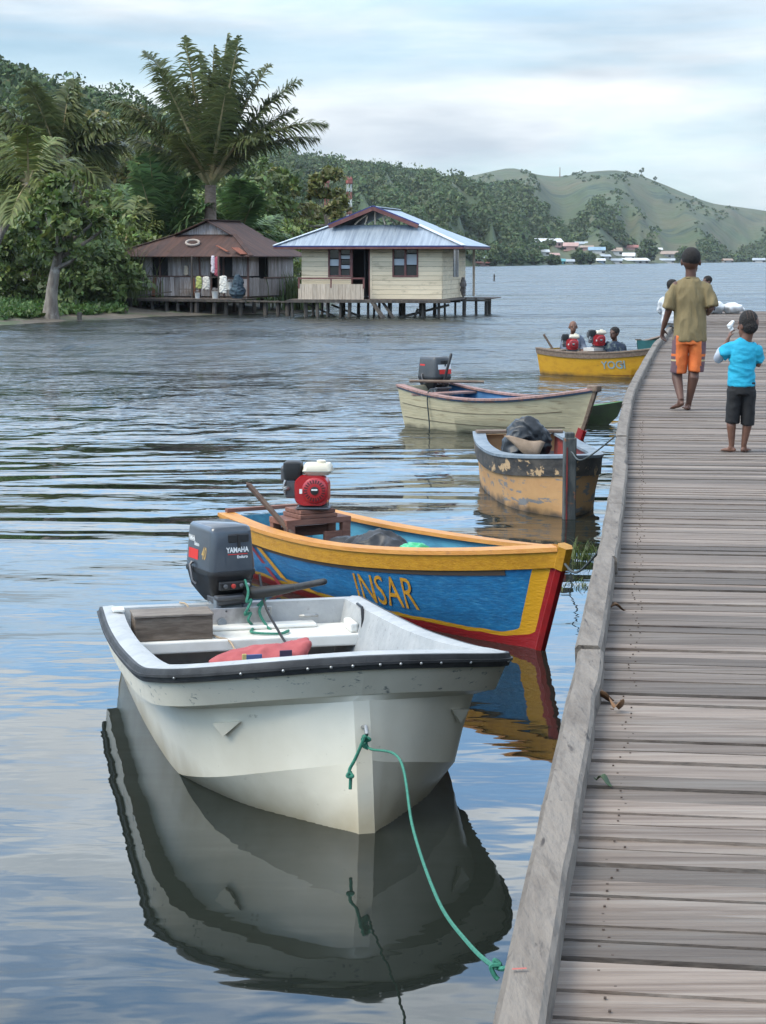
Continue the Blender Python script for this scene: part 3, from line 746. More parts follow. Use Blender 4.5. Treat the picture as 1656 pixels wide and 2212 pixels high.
def outboard(label, loc, rot, scale, m_cowl, group='outboard motors on the boats', tiller=True):
    o = thing('outboard_motor', label, 'outboard motor', loc, rot, group, scale)
    def rr_(w, d, z, r=.05, dy=0): return rrect((0, -.13 + dy, z), w, d, r, n=5)
    mb = MB().loft([rr_(.285, .40, .205, .04), rr_(.285, .40, .235, .04), rr_(.272, .385, .33, .04), rr_(.258, .37, .430, .04), rr_(.248, .358, .452, .036), rr_(.225, .335, .463, .034)])
    cowl = mb.build('cowl', m_cowl, o, True, 50)
    MB().loft([rr_(.298, .415, .178, .055), rr_(.302, .42, .19, .055), rr_(.298, .415, .207, .055)]).build('seam', M_black, o, True, 40)
    mb = MB().loft([rr_(.13, .20, .0, .04, -.02), rr_(.17, .27, .03, .05, -.02), rr_(.25, .37, .09, .05), rr_(.288, .402, .18)])
    mb.build('lower_cowl', M_black, o, True, 50)
    mb = MB().box((.0, .085, .125), (.20, .03, .05)); pn = mb.build('control_panel', M_black, o, bevel=.006)
    for x, mm in ((.07, M_steel_dark), (.02, M_knob), (-.03, M_steel_dark), (-.07, M_metal)): MB().lathe([(.012, 0), (.014, .012), (.008, .016)], (x, .10, .125), (0, 1, 0), 10).build('knob', mm, pn, True)
    MB().box((-.035, .058, .395), (.13, .014, .05)).build('handle_recess', M_black, cowl, bevel=.008)
    MB().box((-.035, .066, .380), (.018, .012, .08)).build('latch', M_black, cowl, bevel=.004)
    mb = MB().tube([(.147, -.20, .235), (.163, -.20, .22), (.160, -.17, .13), (.145, -.15, .11)], .010, 6); mb.build('side_lever', M_steel_dark, o, True)
    mb = MB().box((0, -.02, .03), (.20, .17, .045)).box((0, .07, .055), (.24, .06, .03)); mb.build('steering_bracket', M_steel_dark, o, bevel=.01)
    for sx in (1, -1):
        mb = MB().box((sx * .085, .02, -.05), (.035, .05, .19)).box((sx * .085, -.06, -.10), (.03, .05, .26)); cl = mb.build('clamp', M_metal2, o, bevel=.008)
        MB().lathe([(.008, 0), (.008, .04), (.028, .042), (.028, .052)], (sx * .085, .04, -.09), (0, 1, 0), 10).build('clamp_screw', M_metal2, cl, True)
    MB().loft([rr_(.09, .18, .02, .03, -.02), rr_(.08, .17, -.35, .03, -.02), rr_(.07, .15, -.62, .03, -.02)]).build('leg_shaft', m_cowl, o, True, 40)
    MB().box((0, -.16, -.52), (.16, .26, .012)).build('cavitation_plate', m_cowl, o, bevel=.004)
    if not tiller: return o, cowl
    ti = [(-.07, .08, .075), (-.10, .17, .085), (-.19, .36, .13), (-.23, .46, .155)]
    tl = MB().tube(ti, [(.026, .036), (.03, .038), (.022, .028), (.018, .02)], 10).build('tiller', M_black, o, True)
    MB().tube([(-.225, .45, .152), (-.30, .64, .205)], [.021, .019], 10, dome=True).build('grip', M_rubber, tl, True)
    return o, cowl
M_knob = mat('red_knob', (.4, .03, .02), .4)
M_metal2 = mat('grey_alloy', (.22, .25, .28), .42, metal=.5)
M_cowl = mat('grey_cowl_paint', (.040, .049, .062), .28, (.050, .060, .074), 3, coat=.35)
M_decal_white = mat('white_decal', (.7, .7, .68), .5)
M_decal_red = mat('red_decal', (.55, .022, .015), .45)
M_decal_gold = mat('gold_decal', (.42, .27, .09), .45)
ob, cowl = outboard('dark grey outboard motor lettered YAMAHA on the white skiff stern', skw(.035, .10, .40), R(208), 1.05, M_cowl)
def cowl_d(z): return -.13 + np.interp(z, [.235, .33, .43], [.40, .385, .37]) / 2 + .0015
def cowl_w(z): return np.interp(z, [.235, .33, .43], [.285, .272, .258]) / 2 + .0015
def front_text(body, size, x0, z0, m, xs=1, bold=0, parent=cowl):
    vs, fs = letters(body, size, xs, bold); MB().add([(x0 - a, cowl_d(z0 + b), z0 + b) for a, b in vs], fs).build('lettering', m, parent)
def side_text(body, size, y0, z0, m, xs=1, bold=0, shear=0, parent=cowl):
    vs, fs = letters(body, size, xs, bold, shear); MB().add([(cowl_w(z0 + b), y0 + a, z0 + b) for a, b in vs], fs).build('lettering', m, parent)
def side_patch(y0, y1, z0, z1, m, name='stripe', parent=cowl):
    MB().add([(cowl_w(z), y, z) for y, z in ((y0, z0), (y1, z0), (y1, z1), (y0, z1))], [(0, 1, 2, 3)]).build(name, m, parent)
def front_patch(x0, x1, z0, z1, m, name='stripe', parent=cowl):
    MB().add([(x, cowl_d(z), z) for x, z in ((x0, z0), (x1, z0), (x1, z1), (x0, z1))], [(0, 1, 2, 3)]).build(name, m, parent)
front_text('YAMAHA', .042, -.026, .327, M_decal_white, .80, .0014)
front_patch(-.088, .036, .301, .3055, M_decal_red)
front_text('Enduro', .024, -.055, .287, M_decal_white, .95, .0008)
side_patch(-.27, -.13, .255, .315, M_decal_red)
side_text('40', .105, -.050, .300, M_decal_gold, .62, .0015, .3)
side_text('Enduro', .030, -.155, .345, M_decal_white, .8, .0009)
side_text('YAMAHA', .046, -.235, .372, M_decal_white, .5, .0014)

def rope(name, label, cat, pts, r, m, n=40, group=None, z0=None):
    p = spline(pts, n); base = p[0].copy()
    o = MB().tube([q - base for q in p], r, 6).build(name, m, None, True)
    o.location = base; return tag(o, label, cat, group)
eye = skw(0, 3.675, .44)
dk = V((edge_x(3.55) + .0, 3.55, 1.10))
tie = on_z(1080, 2092, 1.06)
rope('mooring_rope', 'long green mooring rope from the white skiff bow eye to the jetty', 'rope', [eye, eye + V((.012, -.03, -.05)), at(864, 1640, 7.6), at(893, 1790, 6.8), at(945, 1940, 5.6), at(1010, 2035, 4.5), tie, tie + V((.05, .0, .03))], .0056, M_rope_green, 70)
kn = MB(); rr = random.Random(3)
pk = [eye + V((rr.uniform(-.022, .022), rr.uniform(-.03, .005), rr.uniform(-.06, .01))) for _ in range(9)]
rope('rope_knot', 'green knot with a loose tail hanging on the white skiff bow eye', 'rope', pk + [eye + V((-.05, -.02, -.10)), eye + V((-.075, -.02, -.15)), eye + V((-.06, -.03, -.175)), eye + V((-.085, -.03, -.175)), eye + V((-.07, -.02, -.16)), eye + V((-.072, -.02, -.235))], .0075, M_rope_green, 80)
rope('rope_end', 'frayed green rope end tied around the near jetty edge beam', 'rope', [tie + V(q) * .36 for q in ((.03, 0, 0), (-.02, -.01, .02), (-.03, 0, .05), (.0, -.02, .03), (-.05, -.02, .02), (-.03, -.03, -.03), (-.01, -.04, -.05))], .005, M_rope_green, 40)
q = skw(-.05, .27, .40)
rope('motor_rope', 'green rope knotted on the grey outboard and looped over the white seat', 'rope', [skw(-.05, .17, .56), skw(-.06, .235, .50), skw(-.045, .26, .44), skw(-.075, .25, .45), skw(-.05, .27, .40), skw(-.035, .25, .36), skw(-.07, .26, .37), skw(-.05, .28, .33), skw(-.09, .24, .28), skw(-.05, .42, .282), skw(-.20, .50, .282), skw(-.27, .42, .282), skw(-.20, .33, .25), skw(-.13, .22, .36), skw(-.17, .20, .44), skw(-.12, .20, .40)], .0085, M_rope_green, 110)
rope('fuel_hose', 'thin black fuel hose running down from the grey outboard motor', 'hose', [skw(-.13, .22, .60), skw(-.15, .32, .42), skw(-.19, .55, .30), skw(-.21, .90, .22), skw(-.22, 1.1, .08)], .008, M_black, 30)
rope('thin_cord', 'thin tan cord lying across the white skiff stern seat', 'rope', [skw(.33, .02, .41), skw(.30, .13, .41), skw(.25, .2, .30), skw(.2, .4, .28), skw(.17, .52, .28), skw(.1, .58, .25), skw(.08, 1.0, .12), skw(.05, 1.4, .10)], .006, M_rope_tan, 40)
bx = thing('wooden_box', 'old dark brown wooden box on the white skiff stern seat', 'box', skw(.43, .40, .272), SK_ROT)
MB().box((0, 0, .07), (.46, .22, .14)).build('box_body', M_brownbox, bx, bevel=.004)
MB().box((0, 0, .148), (.47, .24, .014)).build('lid', mat('grey_lid', (.2, .17, .14), .8, (.13, .105, .085), 6, (1, 6, 1)), bx, bevel=.003)
M_redbag = mat('faded_red_cloth', (.36, .085, .085), .9, (.30, .06, .065), 5, bump=.006, bscale=14)
rb = thing('cloth_bag', 'faded red cloth bag with printed patches inside the white skiff', 'bag', skw(.02, 1.08, .03), SK_ROT)
fuse('bag_body', lambda m_: (m_.tube([(-.27, 0, .31), (-.16, 0, .20), (.02, 0, .17), (.16, .0, .17), (.27, .02, .22)], [(.02, .08), (.11, .15), (.13, .15), (.11, .14), (.02, .06)], 14, ref=(0, 0, 1), dome=True), m_.box((0, 0, .06), (.4, .22, .12))), .014, M_redbag, rb, 5, wrinkle=.012, wscale=12)
for x, z, w, mm in ((.06, .27, .09, mat('bag_print_blue', (.07, .10, .22), .9)), (.115, .275, .025, mat('bag_print_yellow', (.45, .36, .14), .9)), (-.12, .285, .07, mat('bag_print_dark', (.04, .03, .06), .9))):
    MB().box((x, .162, z - .02), (w, .012, .075)).build('printed_patch', mm, rb, bevel=.003)

# --- petrol engine on a wooden base
M_red = mat('red_engine_paint', (.36, .014, .018), .32, coat=.3)
M_tank = mat('cream_tank', (.58, .53, .42), .35)
M_reddark = mat('dark_slots', (.05, .004, .006), .6)
def petrol_engine(label, loc, rot, scale=1.0, first=True):
    o = thing('petrol_engine', label, 'engine', loc, rot, 'red petrol engines on the wooden boats', scale)
    mb = MB().loft([rrect((.015, -.155, .150), .25, .225, .07, n=6, plane='xz'), rrect((.012, -.12, .150), .27, .245, .075, n=6, plane='xz'), rrect((.012, -.03, .145), .27, .235, .07, n=6, plane='xz')])
    mb.build('fan_cowl', M_red, o, True, 50)
    mb = MB().poly([(-.09, -.10, .10), (-.09, -.10, .25), (.0, -.10, .265), (.0, -.10, .04)], (0, .08, 0)); mb.build('cowl_wing', M_red, o, bevel=.008)
    mb = MB().lathe([(.098, 0), (.098, .018), (.085, .026), (.05, .030), (.03, .030)], (.04, -.152, .155), (0, -1, 0), 28); rc = mb.build('starter_cover', M_red, o, True, 35)
    mb = MB()
    for k in range(22):
        a = 2 * math.pi * k / 22; mb.bar((.04 + .055 * math.cos(a), -.180, .155 + .055 * math.sin(a)), (.04 + .082 * math.cos(a), -.178, .155 + .082 * math.sin(a)), .010, .005, up=(0, 1, 0))
    mb.build('vent_slots', M_reddark, rc)
    MB().lathe([(.032, 0), (.032, .006), (.02, .008)], (.04, -.182, .155), (0, -1, 0), 18).build('hub_badge', M_black, rc, True)
    MB().box((.04, -.191, .163), (.045, .003, .012)).build('badge_plate', M_decal_white, rc)
    mb = MB().loft([rrect((.055, -.06, .268), .17, .15, .03), rrect((.055, -.06, .293), .212, .19, .032), rrect((.055, -.06, .304), .222, .20, .034), rrect((.055, -.06, .340), .208, .18, .032), rrect((.055, -.06, .356), .185, .155, .03)])
    tk = mb.build('fuel_tank', M_tank, o, True, 40)
    MB().loft([rrect((.055, -.06, .296), .232, .207, .036), rrect((.055, -.06, .304), .232, .207, .036)]).build('tank_seam', mat('seam_grey', (.35, .34, .30), .5) if first else bpy.data.materials['seam_grey'], tk, True, 40)
    MB().lathe([(.034, 0), (.036, .016), (.028, .022)], (.08, -.05, .356), (0, 0, 1), 16).build('fuel_cap', M_tank, tk, True)
    mb = MB().loft([rrect((-.135, -.07, .235), .13, .14, .03), rrect((-.135, -.07, .30), .15, .16, .035), rrect((-.135, -.07, .36), .14, .15, .03), rrect((-.135, -.07, .372), .11, .12, .03)])
    mb.build('air_filter', M_black, o, True, 40)
    mb = MB().box((-.20, -.04, .27), (.06, .12, .13)); mb.build('muffler', M_steel_dark, o, bevel=.02)
    mb = MB().box((-.13, -.06, .16), (.12, .14, .14)).box((-.17, -.08, .21), (.07, .08, .07)); mb.build('cylinder_block', M_steel_dark, o, bevel=.012)
    MB().lathe([(.018, 0), (.018, .05), (.010, .06)], (-.17, -.14, .17), (-.3, -1, 0), 10).build('carburettor', M_metal, o, True)
    MB().tube([(-.19, -.13, .23), (-.205, -.14, .18), (-.19, -.14, .12)], .008, 6).build('choke_rod', M_metal, o, True)
    mb = MB().box((.02, -.03, .06), (.22, .16, .12)).box((.02, -.03, .012), (.26, .22, .024)); mb.build('crankcase', M_steel_dark, o, bevel=.012)
    MB().box((-.065, -.183, .15), (.022, .004, .035)).build('sticker', M_decal_white, o)
    MB().tube([(.02, .10, .07), (.02, .22, .06)], .018, 8).build('drive_shaft', M_metal, o, True)
    return o

# --- blue and yellow wooden boat
BL = V((-.93, 15.75, 0)); BLF = (V((1.14, 12.1, 0)) - BL); BLL = BLF.length; BLF.normalize(); BL_ROT = math.atan2(-BLF.x, BLF.y)
def blw(x, y, z): return BL + V((BLF.y, -BLF.x, 0)) * x + BLF * y + V((0, 0, z))
hb = wood_hull(BLL, 1.08, .80, .46, .455, .69, .27, 2.0, .125, .72, .2)
M_orange = mat('orange_gunwale', (.52, .235, .05), .6, (.46, .19, .035), 6, (4, .6, 4), c3=(.30, .13, .045), n3=9, st3=(3, .5, 3), lo3=.58, hi3=.72, bump=.003, bscale=14, bst=(5, .8, 5))
M_ochre = mat('ochre_strake', (.46, .225, .015), .45, (.38, .175, .012), 7, (5, 1.4, 4), c3=(.24, .12, .02), n3=16, st3=(3, 1, 6), lo3=.62, hi3=.74, bump=.003, bscale=16, bst=(5, 2.5, 5))
M_blue_in = mat('light_blue_inside', (.05, .225, .32), .6, (.035, .16, .25), 6, (3, .6, 3), bump=.003, bscale=14, bst=(3, .6, 6))
M_redpaint = mat('red_boat_paint', (.26, .010, .012), .35, (.18, .008, .010), 8, bump=.002, bscale=18)
M_brown_band = mat('dark_brown_band', (.05, .033, .022), .6)
def blue_hull_material():
    m = mat('blue_painted_hull', (.012, .13, .29), .38, (.010, .095, .22), 5, (3, 1.2, 3), c3=(.045, .20, .34), n3=11, st3=(3, 1.0, 6), lo3=.52, hi3=.76, bump=.0035, bscale=12, bst=(4, 1.0, 6), coat=.15)
    t = m.node_tree; p = next(n for n in t.nodes if n.type == 'BSDF_PRINCIPLED'); src = p.inputs['Base Color'].links[0].from_socket
    N = t.nodes.new; lk = t.links.new
    def M2(op, a, b=None):
        n = N('ShaderNodeMath'); n.operation = op
        for i, q in enumerate((a, b)):
            if q is None: continue
            if isinstance(q, (int, float)): n.inputs[i].default_value = q
            else: lk(q, n.inputs[i])
        return n.outputs[0]
    tcx = N('ShaderNodeTexCoord'); sp = N('ShaderNodeSeparateXYZ'); lk(tcx.outputs['Object'], sp.inputs[0])
    nz = N('ShaderNodeTexNoise'); nz.inputs['Scale'].default_value = 5; lk(tcx.outputs['Object'], nz.inputs['Vector'])
    wb = M2('MULTIPLY', M2('SUBTRACT', nz.outputs['Fac'], .5), .03)
    z = M2('ADD', sp.outputs['Z'], wb); y = sp.outputs['Y']
    dx = M2('DIVIDE', M2('SUBTRACT', M2('ADD', M2('MULTIPLY', z, .39), BLL - .27), y), 4.5)
    r0 = .075
    a = M2('MAXIMUM', M2('SUBTRACT', r0 + .010, dx), 0.0); b = M2('MAXIMUM', M2('SUBTRACT', r0 + .055, z), 0.0)
    d = M2('SUBTRACT', r0, M2('SQRT', M2('ADD', M2('MULTIPLY', a, a), M2('MULTIPLY', b, b))))
    inner = M2('GREATER_THAN', d, .027); mid_ = M2('GREATER_THAN', d, 0.0)
    def mixc(f, ca, cb):
        n = N('ShaderNodeMix'); n.data_type = 'RGBA'; lk(f, n.inputs[0])
        for k, q in ((6, ca), (7, cb)):
            if isinstance(q, tuple): n.inputs[k].default_value = (*q, 1)
            else: lk(q, n.inputs[k])
        return n.outputs[2]
    c = mixc(mid_, (.25, .010, .012), (.50, .25, .012)); c = mixc(inner, c, src)
    lk(c, p.inputs['Base Color']); return m
blue = thing('wooden_boat', 'blue wooden boat with ochre gunwale, red keel and INSAR on its side', 'boat', BL, BL_ROT, 'boats moored along the jetty')
wooden_boat(blue, hb, dict(hull=blue_hull_material(), strake=M_ochre, gunwale=M_orange, inside=M_blue_in, floor=M_bilge, transom=M_blue_in, stem=M_redpaint, bow_cap=M_ochre), gw=.10)
project_letters(hb, 'INSAR', 1, .245, 2.64, 1.90, 1.55, M_ochre, blue, bold=.0)
def hull_band(h, k0, k1, y0, y1, m, parent, name='painted_band', n=24, out=.008, slant=0.0):
    a = []; b = []
    for i in range(n):
        y = y0 + (y1 - y0) * i / (n - 1); p = h.at_y(k0, y); p.x += out; q = h.at_y(k1, y + slant); q.x += out; a.append(p); b.append(q)
    MB().add(a + b, [(i, i + 1, n + i + 1, n + i) for i in range(n - 1)]).build(name, m, parent, True, 180)
hull_band(hb, 1.0, 1.16, .5, BLL - .42, M_brown_band, blue)
hull_band(hb, 1.1, 2.75, .62, .70, M_redpaint, blue, 'painted_stripe', 5, slant=.42, out=.016)
hull_band(hb, 1.1, 2.3, .80, .90, M_ochre, blue, 'painted_stripe', 5, slant=.36, out=.016)
hull_band(hb, 2.28, 2.55, 1.14, 1.55, M_ochre, blue, 'painted_stripe', 5, slant=.2, out=.016)
M_mount = mat('reddish_bare_timber', (.21, .095, .065), .75, (.15, .062, .042), 6, (1, 5, 5), bump=.003, bscale=14)
mt = MB()
mt.box((.10, .92, .505), (.56, .30, .045))
for sx in (-.14, .34):
    for yy in (.80, 1.04): mt.box((sx, yy, .26), (.07, .06, .47))
mt.box((.10, .80, .40), (.48, .04, .08)).box((.10, .92, .545), (.32, .30, .03)).box((.10, .92, .578), (.30, .27, .03)).box((-.05, 1.05, .36), (.2, .03, .12))
mt.build('engine_mount', M_mount, blue, bevel=.004)
MB().bar((.40, .03, .49), (-.42, .03, .49), .05, .03, mi=0).build('stern_rail', M_mount, blue, bevel=.004)
petrol_engine('red petrol engine with cream tank on the INSAR boat engine mount', blw(.10, .95, .594), R(-4), 1.0)
thwart(blue, hb, 2.55, .33, .20, mat('green_board', (.10, .16, .09), .7))
thwart(blue, hb, 1.62, .30, .18, M_blue_in)
pole = MB().tube([V((0, 0, 0)), V((.02, 0, 0)) , V((.62, -.18, -.66))], [.022, .022, .02], 8).build('wooden_pole', mat('brown_pole', (.13, .085, .06), .8, (.08, .05, .04), 6), None, True)
pa = at(533, 1048, 14.75); pole.location = pa; tag(pole, 'brown wooden pole leaning up from the blue boat stern', 'pole')
M_tarp = mat('black_tarp', (.012, .013, .015), .5, (.02, .021, .024), 6, bump=.004, bscale=16)
tp = fuse('black_sheet', lambda m_: m_.tube([(.10, -.40, .02), (.12, -.18, .10), (.02, .05, .12), (.02, .25, .16), (.0, .42, .13)], [(.10, .08), (.20, .10), (.17, .12), (.20, .15), (.14, .12)], 14, ref=(1, 0, 0), dome=True), .016, M_tarp, None, 3, wrinkle=.035, wscale=9)
tp.location = blw(.05, 1.72, .22); tp.rotation_euler = (0, 0, BL_ROT); tag(tp, 'crumpled black plastic sheet bundled inside the blue boat', 'tarp')
M_greenbag = mat('green_plastic_bag', (.02, .34, .13), .35, (.05, .42, .20), 8, bump=.004, bscale=20)
gb = fuse('plastic_bag', lambda m_: (m_.ball((0, 0, .07), (.10, .16, .09), 14, 10), m_.tube([(0, .10, .08), (-.03, .2, .05)], [(.07, .06), (.05, .04)], 10, dome=True)), .012, M_greenbag, None, 3, wrinkle=.028, wscale=14)
gb.location = blw(.04, 2.42, .33); gb.rotation_euler = (0, 0, BL_ROT); tag(gb, 'crumpled bright green plastic bag inside the blue boat', 'bag')
rope('bow_rope', 'dark rope from the INSAR boat bow to the jetty', 'rope', [blw(0, BLL - .05, .62), blw(0, BLL + .0, .60), on_z(1250, 1235, .62), V((edge_x(10.8) + .02, 10.8, .95))], .008, M_rope_grey, 24)

# --- peeling tan boat with a bow post
TB = V((1.52, 21.9, 0)); TBF = V((1.80, 18.72, 0)) - TB; TBL = TBF.length; TBF.normalize(); TB_ROT = math.atan2(-TBF.x, TBF.y)
def tbw(x, y, z): return TB + V((TBF.y, -TBF.x, 0)) * x + TBF * y + V((0, 0, z))
ht = wood_hull(TBL, 1.12, .86, .56, .50, .60, .05, 3.6, .19, .86, .22, peak=.35)
M_tan = mat('peeling_tan_paint', (.46, .26, .11), .7, (.40, .21, .085), 3, lo=.45, hi=.7, c3=(.17, .17, .17), n3=3.0, st3=(1.1, 1.1, 4.5), lo3=.555, hi3=.60, bump=.004, bscale=12, detail=8)
M_blackband = mat('peeling_black_band', (.022, .020, .019), .65, (.07, .06, .05), 4, (1, 1, 2), c3=(.42, .28, .15), n3=3.6, st3=(1.2, 1.2, 1.7), lo3=.575, hi3=.60, bump=.004, bscale=16, detail=8)
M_greyblue = mat('grey_blue_paint', (.13, .165, .20), .6, (.20, .235, .265), 6, bump=.003, bscale=14)
M_redin = mat('dull_red_inside', (.24, .030, .025), .65, (.12, .03, .028), 5)
M_oldwood = mat('old_brown_timber', (.13, .085, .06), .8, (.19, .14, .10), 5, (1, 4, 4), bump=.003, bscale=12)
add_scum(M_tan, .0, .07, (.035, .033, .03))
tan = thing('wooden_boat', 'tan wooden boat with peeling black band, seen bow on by the jetty', 'boat', TB, TB_ROT, 'boats moored along the jetty')
wooden_boat(tan, ht, dict(hull=M_tan, strake=M_blackband, gunwale=M_greyblue, inside=M_redin, floor=M_bilge, transom=M_tan, stem=M_blackband), gw=.11)
M_post = mat('grey_green_post', (.040, .046, .046), .75, (.085, .09, .085), 5, (3, 3, 1), c3=(.22, .09, .04), n3=6, lo3=.62, hi3=.68, bump=.003, bscale=20)
MB().box((0, TBL + .03, .36), (.12, .10, .86)).box((0, TBL + .02, .81), (.09, .07, .06)).build('bow_post', M_post, tan, bevel=.012)
MB().box((.034, TBL + .082, .33), (.014, .006, .74)).build('bow_batten', M_redin, tan)
thwart(tan, ht, 2.35, .50, .42, M_greyblue, 'fore_deck', fr=.9); thwart(tan, ht, 2.72, .53, .07, M_oldwood, 'bow_bar', fr=.72); thwart(tan, ht, 1.3, .36, .22, M_oldwood); thwart(tan, ht, .12, .58, .14, M_oldwood, 'stern_board', fr=1.0)
M_tan_cloth = mat('tan_cloth', (.27, .20, .145), .9, (.20, .145, .10), 5, bump=.005, bscale=14)
M_tarp_grey = mat('dark_grey_tarp', (.012, .015, .019), .45, (.020, .024, .029), 6, bump=.004, bscale=14)
ce = thing('covered_engine', 'engine wrapped in dark grey tarp with tan cloth flap in the tan boat', 'covered engine', tbw(.20, 1.75, .36), R(-8), None, .74)
fuse('tarp_cover', lambda m_: (m_.tube([(-.16, .0, .0), (-.10, .0, .28), (.02, .02, .46), (.08, 0, .52)], [(.17, .20), (.21, .22), (.26, .2), (.20, .14)], 16, ref=(1, 0, 0), dome=True), m_.tube([(.12, 0, .45), (.24, 0, .38), (.25, 0, .2)], [(.10, .16), (.09, .14), (.06, .1)], 12, ref=(0, 1, 0), dome=True)), .016, M_tarp_grey, ce, 3, wrinkle=.035, wscale=8)
def cloth_sheet(pts, m, name, parent, th=.012):
    mb = MB(); P = [V(p) for p in pts]; n = len(P); rows_ = 8
    vs = []
    for i in range(rows_ + 1):
        for j in range(rows_ + 1):
            u, v_ = i / rows_, j / rows_
            p = P[0] * (1 - u) * (1 - v_) + P[1] * u * (1 - v_) + P[2] * u * v_ + P[3] * (1 - u) * v_
            q = noise.noise(p * 9) * .025; vs.append(p + V((q * .5, -abs(q) - .05 * math.sin(u * 3.14) * math.sin(v_ * 3.14), q)))
    mb.add(vs, [(i * 9 + j, i * 9 + j + 1, (i + 1) * 9 + j + 1, (i + 1) * 9 + j) for i in range(8) for j in range(8)])
    o = mb.build(name, m, parent, True, 180); s_ = o.modifiers.new('thick', 'SOLIDIFY'); s_.thickness = th; return o
cloth_sheet([(-.28, -.25, .46), (.30, -.28, .36), (.20, -.33, .14), (.0, -.33, .20)], M_tan_cloth, 'cloth_flap', ce)
rope('bow_rope', 'thin dark rope from the tan boat post to the jetty', 'rope', [tbw(.0, TBL + .11, .66), on_z(1262, 992, .80), V((edge_x(16.6) + .03, 16.6, 1.05))], .007, M_rope_grey, 20)

# --- cream boat
CB = V((.62, 29.55, 0)); CBF = V((2.92, 26.75, 0)) - CB; CBL = CBF.length; CBF.normalize(); CB_ROT = math.atan2(-CBF.x, CBF.y)
def cbw(x, y, z): return CB + V((CBF.y, -CBF.x, 0)) * x + CBF * y + V((0, 0, z))
hc_ = wood_hull(CBL, 1.22, .86, .62, .50, .72, .30, 2.0, .04, .74, .2)
M_cream = mat('weathered_cream_planks', (.44, .385, .25), .7, (.36, .31, .20), 3, (1, .5, 3), c3=(.24, .19, .11), n3=4, st3=(1, .6, 5), lo3=.58, hi3=.72, bump=.004, bscale=10, bst=(1, .4, 7))
M_rail_blue = mat('faded_blue_rail', (.075, .12, .19), .65, (.22, .12, .11), 5, (2, 1, 2), lo=.5, hi=.6)
M_deep_blue = mat('blue_inside', (.035, .12, .25), .6, (.05, .16, .30), 4, bump=.003, bscale=12)
M_pinkwood = mat('pinkish_top_rail', (.33, .19, .165), .7, (.20, .12, .10), 5, (1, 4, 1))
add_scum(M_cream, -.02, .06, (.05, .05, .035))
cream = thing('wooden_boat', 'weathered cream planked boat with blue inside and outboard motor', 'boat', CB, CB_ROT, 'boats moored along the jetty')
wooden_boat(cream, hc_, dict(hull=M_cream, strake=M_rail_blue, gunwale=M_pinkwood, inside=M_deep_blue, floor=M_deep_blue, transom=M_cream, stem=M_oldwood), gw=.09)
for k0 in (1.75, 2.45): hull_band(hc_, k0, k0 + .03, .1, CBL - .45, M_brown_band, cream, 'plank_seam')
MB().tube([(0, CBL - .30, .03), (0, CBL - .24, .16)], [(.05, .09)] * 2, 8, ref=(1, 0, 0)).build('stem_foot', M_redpaint, cream, True)
MB().box((0, CBL - .02, .73), (.11, .20, .09)).build('stem_head', M_oldwood, cream, bevel=.02)
thwart(cream, hc_, .5, .50, .26, M_pinkwood, 'stern_deck', fr=1.0); thwart(cream, hc_, 1.75, .40, .20, M_deep_blue)
o2, cw2 = outboard('dark outboard motor with red and white stripes on the cream boat', cbw(-.12, .24, .50), R(214), 1.14, mat('dark_cowl_paint', (.040, .044, .048), .4, (.06, .06, .062), 5), tiller=False)
side_patch(-.27, -.16, .345, .365, M_decal_red, parent=cw2); front_patch(-.13, .06, .24, .30, M_decal_red, parent=cw2); front_patch(-.13, .08, .302, .365, M_decal_white, parent=cw2)
th_ = MB().tube([(.02, .10, .10), (-.01, .14, .30), (-.06, .16, .50)], [.022, .018, .02], 8, dome=True).build('raised_handle', M_black, o2, True)
sp_ = MB().tube([V((0, 0, 0)), V((.6, .05, -.01)), V((1.12, .10, -.02))], .022, 8).build('wooden_pole', M_oldwood, None, True)
sp_.location = cbw(.44, .18, .685); sp_.rotation_euler = (0, 0, -.02); tag(sp_, 'brown pole lying across the cream boat stern in front of the motor', 'pole')
rope('hanging_rope', 'thin dark rope hanging over the cream boat side into the water', 'rope', [cbw(.40, .75, .58), cbw(.56, .78, .58), cbw(.60, .78, .45), cbw(.56, .78, .1), cbw(.56, .78, -.05)], .010, M_rope_grey, 20)

# --- yellow boat with two engines
YB = V((3.75, 43.2, 0)); YBF = V((6.25, 40.6, 0)) - YB; YBL = YBF.length; YBF.normalize(); YB_ROT = math.atan2(-YBF.x, YBF.y)
def ybw(x, y, z): return YB + V((YBF.y, -YBF.x, 0)) * x + YBF * y + V((0, 0, z))
hy = wood_hull(YBL, 1.25, .85, .56, .50, .72, .25, 2.2, .12, .82, .2)
M_yellow = mat('yellow_boat_paint', (.50, .26, .015), .5, (.40, .19, .012), 4, (1, 1, 2), lo=.45, hi=.7, c3=(.12, .09, .02), n3=3, st3=(1, 1, 3), lo3=.63, hi3=.75, bump=.003, bscale=12)
add_scum(M_yellow, -.02, .08, (.06, .035, .02))
yel = thing('wooden_boat', 'yellow wooden boat with brown rail and YOGI on its side', 'boat', YB, YB_ROT, 'boats moored along the jetty')
wooden_boat(yel, hy, dict(hull=M_yellow, strake=M_oldwood, gunwale=M_oldwood, inside=M_oldwood, floor=M_bilge, transom=M_yellow, stem=M_oldwood), gw=.09)
hull_band(hy, 2.72, 3.4, 1.9, YBL - .3, mat('magenta_red_bottom', (.33, .018, .045), .5, (.42, .16, .16), 14, lo=.6, hi=.66), yel, 'painted_bottom')
project_letters(hy, 'YOGI', 1, .24, 2.18, 1.78, 1.15, mat('pale_blue_letters', (.20, .30, .33), .6), yel, bold=.012)
thwart(yel, hy, .45, .50, .3, M_oldwood, 'engine_board', t=.06); thwart(yel, hy, 1.35, .50, .3, M_oldwood, 'engine_board', t=.06); thwart(yel, hy, 2.3, .30, .24, M_oldwood)
